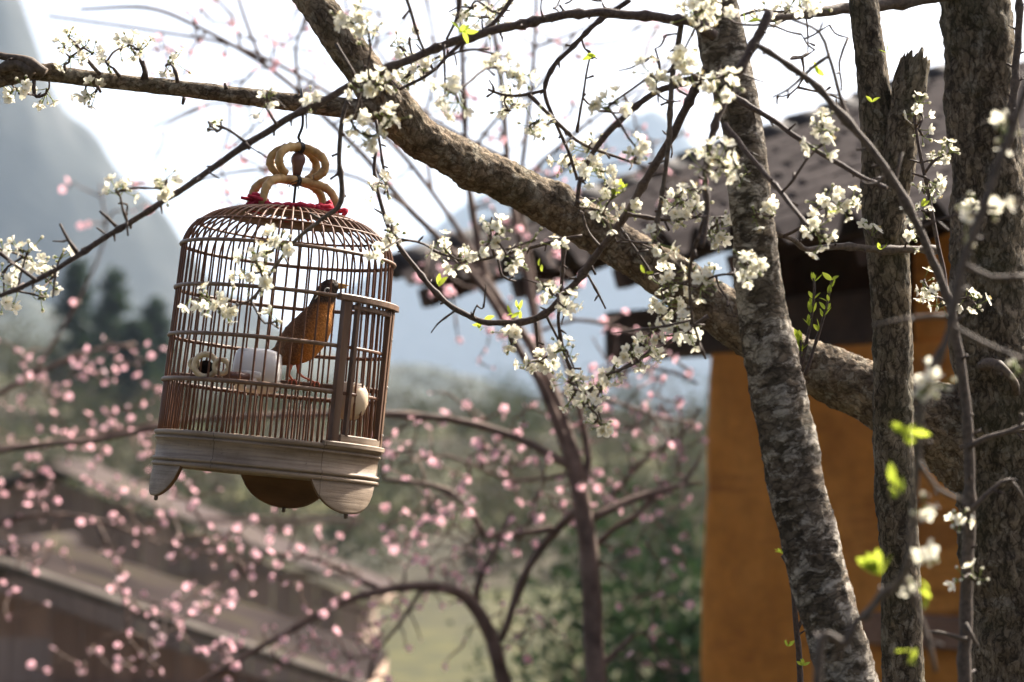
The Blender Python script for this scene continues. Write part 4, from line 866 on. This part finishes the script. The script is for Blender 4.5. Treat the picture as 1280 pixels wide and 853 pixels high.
# three feet: curved half-moon aprons with fluting and a peg
def foot(ac):
    V = []; F = []; MI = []; na, nz = 36, 14; hw = R(25)
    for side in (0, 1):
        for i in range(na + 1):
            t = i / na * 2 - 1; a = ac + hw * t; x = abs(t)
            drop = 42 * (max(0, 1 - (x / .98) ** 2.1) ** .62 if x < .98 else 0) ; drop = max(drop, 1.5)
            if x > .8: drop += 4 * (x - .8) / .2 * 0
            for j in range(nz + 1):
                q = j / nz; bulge = 2.5 * math.sin(q * math.pi * .6); r = (138.5 + bulge + (.45 if (i % 2 == 0 and side == 0) else 0)) - side * 5
                V.append((r * K * math.cos(a), r * K * math.sin(a), (-1.8 - drop * q * .93) * K))
    n = nz + 1; o = (na + 1) * n
    for i in range(na):
        for j in range(nz):
            a = i * n + j; F.append((a, a + 1, a + n + 1, a + n)); MI.append(0); F.append((o + a, o + a + n, o + a + n + 1, o + a + 1)); MI.append(1)
        a = i * n + nz; F.append((a, o + a, o + a + n, a + n)); a = i * n; F.append((a, a + n, o + a + n, o + a)); MI += [1, 1]
    F.append([j for j in range(n)] + [o + j for j in range(nz, -1, -1)]); a = na * n; F.append([a + j for j in range(nz, -1, -1)] + [o + a + j for j in range(n)])
    f = cpart('foot', V, F, [M['cage_base'], M['cage_under']], True, None, MI + [1, 1])
    mb = MB(); c = Vector((136.5 * K * math.cos(ac), 136.5 * K * math.sin(ac), 0)); mb.tube([c + Vector((0, 0, -39 * K)), c + Vector((0, 0, -45 * K)), c + Vector((0, 0, -46.5 * K))], [2.6 * K, 2.4 * K, 1.2 * K], 10)
    mb.build('peg', M['cage_base'], f, False)
for a in (84, -36, 204): foot(R(a))
# bars
def rad(h): return 138.0 - (h - 40) * .0255
PROF = [(rad(275), 275), (rad(275) - 1.5, 284), (126, 295), (120, 303), (112, 309), (102, 316), (88, 322), (70, 327.5), (52, 330.5), (40, 332)]
def bar_pts(z0): return [(rad(z), z) for z in np.arange(z0, 275, 26)] + PROF
def bar_mesh(z0, z1=None, r=1.35):
    pts = bar_pts(z0) if z1 is None else [(rad(z), z) for z in np.linspace(z0, z1, 4)]
    P = [Vector((x * K, 0, z * K)) for x, z in pts]
    if z1 is None: P, Rr = catmull(P, [r * K] * len(P), .014)
    else: Rr = [r * K] * len(P)
    V, F, _ = tube(P, Rr, 6); return mesh('bar', V, F, M['cage_bar'])
FULL = bar_mesh(40); UP = bar_mesh(222); SHORT = bar_mesh(40, 104, 1.2); DOORB = bar_mesh(52, 216, 1.4)
rb = random.Random(77)
def put(name, me, ang, parent=cage, wob=.0):
    o = bpy.data.objects.new(name, me); COL.objects.link(o); o.parent = parent; o.rotation_euler = (rb.gauss(0, .0015), rb.gauss(0, .0015), ang + rb.gauss(0, .0045)); return o
NB = 60; D0, D1 = R(-54), R(-9)
for i in range(NB):
    a = 2 * math.pi * i / NB; aa = a if a < math.pi else a - 2 * math.pi
    door = D0 - .03 < aa < D1 + .03
    put('bar', UP if door else FULL, a)
    a2 = a + math.pi / NB; aa = a2 if a2 < math.pi else a2 - 2 * math.pi
    if not (D0 - .03 < aa < D1 + .03):
        put('short_bar', SHORT, a2); 
for h, rr, full in ((275, 2.1, 1), (220, 2.2, 1), (160, 2.2, 0), (104, 2.5, 0)):
    r = rad(h) + 2.4; prof = [((r + rr * math.cos(q)) * K, (h + rr * 1.15 * math.sin(q)) * K) for q in np.linspace(0, 2 * math.pi, 9)[:-1]]
    V, F = lathe(prof, 96) if full else lathe(prof, 96, D1, D0 + 2 * math.pi); cpart('hoop', V, F, M['cage_hoop'])
    if not full:   # slim inner hoop behind the bars
        r = rad(h) - 2.2; prof = [((r + 1.2 * math.cos(q)) * K, (h + 1.2 * math.sin(q)) * K) for q in np.linspace(0, 2 * math.pi, 7)[:-1]]; V, F = lathe(prof, 96, D1, D0 + 2 * math.pi); cpart('hoop', V, F, M['cage_bar'])
# dome: flat woven rings and the crown plate
for r0, h in ((118, 305), (92, 320)):
    prof = [((r0 + 1.7 * math.cos(q)) * K, (h + 1.6 * math.sin(q)) * K) for q in np.linspace(0, 2 * math.pi, 9)[:-1]]; V, F = lathe(prof, 72); cpart('dome_ring', V, F, M['cage_bar'])
V, F = lathe(S([(60, 325.5), (84, 320.5), (84, 318), (60, 322.5)]), 64); cpart('dome_ring', V, F, M['cage_hoop'])
V, F = lathe(S([(.5, 335), (40, 334), (47, 332), (47, 328), (.5, 327)]), 48); cpart('crown_plate', V, F, M['cage_bar'])
# door: frame, bars, sill and lintel
door = bpy.data.objects.new('door', None); 
def arcbox(name, a0, a1, r0, r1, z0, z1, m, parent=cage, bev=1.0):
    V, F = lathe(S([(r0, z0 + bev), (r0 + bev, z0), (r1 - bev, z0), (r1, z0 + bev), (r1, z1 - bev), (r1 - bev, z1), (r0 + bev, z1), (r0, z1 - bev)]), 24, a0, a1)
    n = 8; F.append(tuple(range(n))); F.append(tuple(24 * n + i for i in range(n))[::-1]); return cpart(name, V, F, m, False, parent)
dr = arcbox('door', D0 + R(1), D0 + R(5), 134, 143.5, 44, 217, M['cage_dark'])
for a, w in ((-43.5, 1.1), (-13.5, 1.4)): arcbox('door_stile', R(a - w), R(a + w * .6), 136, 142.5, 52, 215, M['cage_dark'], dr)
arcbox('door_rail', R(-47), R(-10), 135.5, 142, 44, 54, M['cage_base'], dr); arcbox('door_rail', R(-47), R(-10), 136, 142, 206, 212, M['cage_dark'], dr); arcbox('door_rail', R(-47), R(-10), 135, 138, 158, 162, M['cage_bar'], dr); arcbox('door_rail', R(-47), R(-10), 135, 138, 102, 106, M['cage_bar'], dr)
for a in (-38, -32.5, -27, -21.5, -17): put('door_bar', DOORB, R(a), dr)
arcbox('door_post', R(-10.5), R(-7), 134, 143, 44, 217, M['cage_hoop'])
arcbox('door_sill', R(-57), R(-4), 134, 146, 38.5, 45, M['cage_base']); arcbox('door_lintel', R(-56), R(-2), 134, 146, 215.5, 223.5, M['cage_hoop'])
for z in (60, 120, 180):
    c = Vector((143 * K * math.cos(R(-8.5)), 143 * K * math.sin(R(-8.5)), z * K)); mb = MB(); mb.tube([c, c * 1.0 + Vector((1.2 * K, 0, 0))], 1.3 * K, 8); mb.build('nail', M['ceramic'], cage, False)
# perches
mb = MB(); P, Q = catmull([Vector((-134 * K, 10 * K, 112 * K)), Vector((0, 6 * K, 115 * K)), Vector((134 * K, 8 * K, 116 * K))], [3.6 * K] * 3, .02); mb.tube(P, Q, 12); mb.build('perch', M['cage_dark'], cage, False)
# bamboo handle: two pairs of bent canes
ZT = 332
def cane(name, half, z0, z1, splay, sx, loop=0):
    P = []
    for t in np.linspace(0, 1, 49):
        a = math.pi * t; c, s_ = math.cos(a), math.sin(a); x = -half * math.copysign(abs(c) ** .62, c); z = z0 + (z1 - z0) * max(0, s_) ** .62
        
        if loop: a = -loop + (math.pi + 2 * loop) * t; x = -half * math.cos(a); z = z0 + (z1 - z0) * math.sin(a)
        y = sx * (5.6 + splay * abs(x / half) ** 1.6); P.append(Vector((x * K, y * K, z * K)))
    Rr = [(5.2 + .25 * math.sin(i * 1.7)) * K for i in range(49)]
    for q in (7, 19, 33, 43): Rr[q] += 1.1 * K
    HR = Matrix.Rotation(R(30), 3, 'Z'); mb = MB(); mb.tube([HR @ p for p in P], Rr, 14); return mb.build(name, M['bamboo'], cage, False)
for sx in (-1, 1):
    cane('handle_cane', 50, ZT - 2, ZT + 38, 13, sx); cane('handle_cane', 32, ZT + 60, ZT + 80.5, 8, sx, .92)
HR = Matrix.Rotation(R(30), 3, 'Z')
for z in (ZT + 38, ZT + 80):        # black cord wound round the two canes: one continuous winding each
    P = []
    for k in range(46):
        a = 2 * math.pi * k / 14; P.append(HR @ Vector(((-3 + 6 * k / 45) * K, 12.6 * K * math.cos(a), (z + 6.9 * math.sin(a)) * K)))
    mb = MB(); mb.tube(P, .95 * K, 6)
    mb.build('cord_tie', M['wire'], cage, False)
for dx, dz in ((-7, -7), (6, -8), (9, -4), (-9, -4)):
    mb = MB(); mb.tube([HR @ Vector((0, -12.4 * K, (ZT + 38) * K)), Vector((dx * .6 * K, -13 * K, (ZT + 36 + dz * .4) * K)), Vector((dx * K, -13 * K, (ZT + 34 + dz) * K))], .7 * K, 5); mb.build('cord_end', M['wire'], cage, False)
V, F = lathe(S([(.5, ZT + 44), (5, ZT + 44.5), (6, ZT + 50), (7, ZT + 57), (9, ZT + 62), (9.2, ZT + 67), (7, ZT + 72), (3, ZT + 74), (.5, ZT + 74)]), 24, closed=False); cpart('knob', V, F, M['knob'])
# hook wire: from the crown plate up through knob and handle, over the level branch
Ci = CAGE_M.inverted()
br = Ci @ at(377, 129, 3.712)
pts = [Vector((0, 0, (ZT + 1) * K)), Vector((0, 0, (ZT + 44) * K)), Vector((0, 0, (ZT + 86) * K)), Ci @ at(373, 172, 3.67), Ci @ at(378, 158, 3.67), Ci @ at(378.5, 140, 3.67), Ci @ at(378, 128, 3.672), Ci @ at(377, 114, 3.69), Ci @ at(377, 112, 3.705), Ci @ at(377, 122, 3.728), Ci @ at(377, 136, 3.728)]
P, Q = catmull(pts, [1.7 * K] * len(pts), .004); mb = MB(); mb.tube(P, Q, 8); mb.build('hook_wire', M['wire'], cage, False)

# things tied to and standing in the cage
def inside(name, mb, mats, label, cat, smooth=True):
    o = mb.build(name, mats, None, True, smooth); o.matrix_world = CAGE_M; return tag(o, label, cat)
# red cloth round the foot of the handle
mb = MB(); rr = random.Random(12); P = []; Q = []
for i in range(73):
    a = 2 * math.pi * i / 72; P.append(Vector(((50 + 2 * math.sin(3 * a)) * math.cos(a) * K, (50 + 2 * math.sin(5 * a)) * math.sin(a) * K, (ZT + .5 + 1.6 * math.sin(4 * a)) * K))); Q.append((3.2 + 1.2 * math.sin(i * 1.9) + rr.uniform(0, .8)) * K)
mb.tube(P, Q, 8)
for ang, n in ((-140, 9), (-38, 8), (-15, 6), (100, 4)):
    for _ in range(n):
        c = Vector((52 * math.cos(R(ang)), 52 * math.sin(R(ang)), ZT + 3)); p0 = c + Vector((rr.gauss(0, 4), rr.gauss(0, 3), rr.gauss(1, 2))); P = [p0 * K, (p0 + Vector((rr.gauss(0, 6), rr.gauss(-3, 3), rr.gauss(1, 3)))) * K, (p0 + Vector((rr.gauss(0, 10), rr.gauss(-5, 4), rr.gauss(-3, 4)))) * K]
        Pn, Qn = catmull(P, [3.2 * K, 3.6 * K, 2.0 * K], .004); mb.tube(Pn, Qn, 7)
inside('red_cloth', mb, M['red'], 'strip of red cloth knotted round the foot of the bamboo handle', 'cloth')
def cl(px, py, dy): 
    """photo point -> cage coordinates, dy pixels behind the cage axis"""
    return Ci @ at(px, py, 3.67 + dy * K)
# white water pot with a little trough
c = cl(322, 464, -62); mb = MB()
prof = [(.2, -27), (20, -27), (25, -24), (27.5, -10), (28, 8), (26, 20), (22, 25.5), (14, 27), (.2, 27.5)]
V, F = lathe(S(prof), 40, closed=False); mb.add([Vector((v[2] * 1.05, v[1], v[0])) + c for v in V], F)
mb.box(c + Vector((-4, -27, -7)) * K, (12 * K, 8 * K, 4.5 * K), None, 0, 1.5 * K); mb.box(c + Vector((-4, -30, -16)) * K, (8 * K, 4 * K, 9 * K), None, 0, 1.2 * K)
mb.box(c + Vector((-12, 2, 12)) * K, (13 * K, 16 * K, 14 * K), None, 0, 3 * K)
inside('water_pot', mb, M['ceramic'], 'white porcelain water pot fixed inside the cage bars', 'pot')
# carved ring clasp
c = cl(257, 457, -108); mb = MB()
for (dx, dz, ro, ri) in ((0, 0, 13.5, 3.6), (20, 0, 8.5, 3.0), (-15, 1, 5, 2.6)):
    V, F = lathe([((ro + ri * math.cos(q)) * K, ri * 1.3 * math.sin(q) * K) for q in np.linspace(0, 6.2832, 11)[:-1]], 32); mb.add([Vector((v[0], v[2], v[1])) + c + Vector((dx, -dx * .35, dz)) * K for v in V], F)
mb.tube([c + Vector((-1, 7, -2)) * K, c + Vector((3, 26, -4)) * K], 9 * K, 16, 1); mb.tube([c + Vector((22, 0, -9)) * K, c + Vector((52, 14, -8)) * K], 5 * K, 12, 2)
inside('ring_clasp', mb, [M['bone'], M['black'], M['knob']], 'carved bone ring clasp on a dark peg inside the front bars', 'clasp')
# cream food cup behind the door
c = cl(437, 500, -62); V, F = lathe(S([(.2, -25), (10, -24), (19, -16), (23, -3), (22, 10), (17, 19), (13.5, 21), (12.5, 20), (14, 15), (.2, 4)]), 36, closed=False); mb = MB(); mb.add([Vector(v) + c for v in V], F)
inside('food_cup', mb, M['cream'], 'cream egg-shaped food cup hanging behind the cage door', 'cup')

# ------------------------------------------------------------------ songbird
def bird():
    z = 5.02; mb = MB(); D = -8
    def bp(x, y, d=0): return at(310 + x / z, 330 + y / z, 3.67 + (D + d) * K)
    st = [(140, 632, 6), (165, 606, 34), (200, 582, 66), (252, 548, 104), (322, 496, 132), (388, 424, 130), (430, 350, 106), (454, 290, 80), (474, 228, 70), (498, 176, 68), (524, 150, 60), (548, 140, 44), (566, 138, 24), (572, 138, 6)]
    P = [bp(x, y) for x, y, r in st]; Q = [r / z * K for _, _, r in st]; Pn, Qn = catmull(P, Q, .0025)
    n = len(Pn); seg = 28; view = Vector((0, 1, 0))
    V = []; F = []
    for i in range(n):
        t = (Pn[min(i + 1, n - 1)] - Pn[max(i - 1, 0)]).normalized(); w = view; up = w.cross(t).normalized()
        for k in range(seg):
            a = 2 * math.pi * k / seg; rr = Qn[i] * (1 + .03 * mnoise.noise(Pn[i] * 150 + Vector((k * .5, 0, 0))))
            V.append(Pn[i] + up * math.cos(a) * rr + w * math.sin(a) * rr * .86)
    for i in range(n - 1):
        for k in range(seg): k2 = (k + 1) % seg; F.append((i * seg + k, i * seg + k2, (i + 1) * seg + k2, (i + 1) * seg + k))
    F += [tuple(range(seg))[::-1], tuple((n - 1) * seg + k for k in range(seg))]
    mb.add(V, F, 0)
    # beak
    for dy, L, r0 in ((-6, 78, 19), (9, 66, 15)):
        Pb, Qb = catmull([bp(552, 140 + dy * .5), bp(590, 140 + dy), bp(556 + L, 142 + dy * .8)], [r0 / z * K, r0 * .62 / z * K, 2 / z * K], .001); mb.tube(Pb, Qb, 10, 1)
    # wing: layered feathers along the near side
    for k in range(9):
        t = k / 8; a = bp(430 - 70 * t, 330 + 90 * t, -105 / z + 8); b = bp(210 - 20 * t + 20, 500 + 60 * t, -88 / z + 2); e2 = bp(128 + 40 * t, 560 + 45 * t, -40 / z)
        Pw, Qw = catmull([a, (a + b) / 2 + Vector((0, -2 * K, 0)), b, e2], [3 * K, 6.5 * K, 5.5 * K, 1.2 * K], .004); V, F, _ = tube(Pw, Qw, 8)
        V = [Vector((v.x, p.y + (v.y - p.y) * .35 + k * .00025, v.z)) for v, p in zip(V, [q for q in Pw for _ in range(8)])]; mb.add(V, F, 2)
    # tail: long flat feathers hanging below the perch
    for k in range(5):
        o = (k - 2) * 6; Pt, Qt = catmull([bp(200 + o, 590), bp(170 + o * 1.2, 660, 6), bp(145 + o * 1.4, 740, 8), bp(122 + o * 1.7, 820 - abs(o) * 2, 8)], [4 * K, 3.6 * K, 3.4 * K, 2.0 * K], .004); V, F, _ = tube(Pt, Qt, 8)
        V = [Vector((v.x, p.y + (v.y - p.y) * .3 + k * .0004, v.z)) for v, p in zip(V, [q for q in Pt for _ in range(8)])]; mb.add(V, F, 2)
    # eye ring and the white streak behind it, dark eye
    ec = bp(500, 168, -12); V, F = lathe([(2.6 * K * math.sin(q), 2.6 * K * math.cos(q)) for q in np.linspace(.01, 3.13, 8)], 14, closed=False); mb.add([Vector(v) + ec for v in V], F, 4)
    ring = [ec + Vector((3.6 * K * math.cos(a), -.9 * K, 3.1 * K * math.sin(a))) for a in np.linspace(0, 6.2832, 18)]; mb.tube(ring, .75 * K, 6, 3)
    Ps, Qs = catmull([bp(482, 174, -13.4), bp(446, 192, -14.2), bp(420, 222, -13)], [.6 * K, 1.2 * K, .4 * K], .002); mb.tube(Ps, Qs, 6, 3)
    # legs and toes gripping the perch
    pc = CAGE_M @ Vector((0, 6 * K, 99 * K))
    for (hx, hy, kx, ky, fx, dd) in ((268, 630, 258, 690, 270, -4), (310, 610, 330, 695, 420, 6)):
        f = bp(fx, 742, dd); fy = CAGE_M @ Vector(((CAGE_M.inverted() @ f).x, 6.5 * K, 119.2 * K))
        Pl, Ql = catmull([bp(hx, hy, dd * .6), bp(kx, ky, dd), fy], [3.2 * K, 1.5 * K, 1.3 * K], .002); mb.tube(Pl, Ql, 8, 5)
        for tx, ty in ((5, -4.5), (-1, -5), (-6, -4), (0, 6)):
            Pt, Qt = catmull([fy, fy + Vector((tx * .6, ty * .6, .6)) * K, fy + Vector((tx, ty, -3)) * K, fy + Vector((tx * .95, ty * .95, -5.5)) * K], [1.2 * K, 1.15 * K, .9 * K, .35 * K], .001); mb.tube(Pt, Qt, 6, 5)
    # plumage: rusty breast and belly, brown back, dark crown
    m, nt, b = mat('rusty_plumage', .75, spec=.2); tc = nt.nodes.new('ShaderNodeTexCoord'); sp2 = nt.nodes.new('ShaderNodeSeparateXYZ'); nt.links.new(tc.outputs['Object'], sp2.inputs[0])
    c0 = bp(400, 400); hx, hz = bp(480, 262), bp(480, 262)
    nz = tex(nt, 'Noise', tc.outputs['Object'], 260, detail=4)
    front = mth(nt, 'SUBTRACT', mth(nt, 'MULTIPLY', mth(nt, 'SUBTRACT', sp2.outputs[0], c0.x), 30.0), mth(nt, 'MULTIPLY', mth(nt, 'SUBTRACT', sp2.outputs[2], c0.z), 11.0))
    front = mth(nt, 'ADD', mth(nt, 'ADD', front, .42), mth(nt, 'MULTIPLY', mth(nt, 'SUBTRACT', nz.outputs[0], .5), .5))
    c = ramp(nt, front, [(.15, (.16, .075, .033)), (.5, (.38, .145, .034)), (1.0, (.64, .265, .06))])
    head = mth(nt, 'MULTIPLY', mth(nt, 'SUBTRACT', mth(nt, 'ADD', sp2.outputs[2], mth(nt, 'MULTIPLY', nz.outputs[0], .006)), hz.z + .002), 160.0)
    c = mixc(nt, ramp(nt, head, [(0, (0, 0, 0)), (1, (1, 1, 1))]), c, (.06, .04, .028))
    c = mixc(nt, .5, c, ramp(nt, nz.outputs[0], [(.3, (.6, .6, .6)), (.7, (1.3, 1.3, 1.3))]), 'MULTIPLY')
    vf = tex(nt, 'Voronoi', tc.outputs['Object'], 330)
    c = mixc(nt, .55, c, ramp(nt, vf.outputs['Distance'], [(.1, (1.2, 1.2, 1.2)), (.75, (.55, .52, .5))]), 'MULTIPLY')
    nt.links.new(c, b.inputs['Base Color']); bump(nt, b, mth(nt, 'SUBTRACT', nz.outputs[0], vf.outputs['Distance']), .6, .0015)
    mats = [m, mat('beak_horn', .4, (.52, .27, .06))[0], noisy('wing_feather', (.085, .045, .022), (.21, .11, .05), 240, .7, .4, .0006), mat('white_feather', .8, (.75, .73, .68))[0], mat('dark_eye', .12, (.012, .008, .006), .6)[0], mat('leg_scale', .55, (.48, .14, .08))[0]]
    o = mb.build('bird', mats); tag(o, 'small rusty-breasted songbird with a white eye streak standing on the cage perch', 'bird')
bird()

# ------------------------------------------------------------------ haze
HAZE = True
if HAZE:
    mb = MB(); x0, x1, y0, y1, z0, z1 = -6200, 6200, -40, 6300, -12, 560
    V = [(x, y, z) for z in (z0, z1) for y in (y0, y1) for x in (x0, x1)]; mb.add(V, [(0, 2, 3, 1), (4, 5, 7, 6), (0, 1, 5, 4), (2, 6, 7, 3), (0, 4, 6, 2), (1, 3, 7, 5)])
    m = bpy.data.materials.new('valley_haze'); m.use_nodes = True; nt = m.node_tree; nt.nodes.clear(); out = nt.nodes.new('ShaderNodeOutputMaterial'); pv = nt.nodes.new('ShaderNodeVolumePrincipled')
    pv.inputs['Color'].default_value = (.62, .78, 1.0, 1); pv.inputs['Density'].default_value = .00017; pv.inputs['Anisotropy'].default_value = .2
    nt.links.new(pv.outputs[0], out.inputs['Volume'])
    tag(mb.build('haze', m, smooth=False), 'pale blue haze filling the valley', kind='stuff')
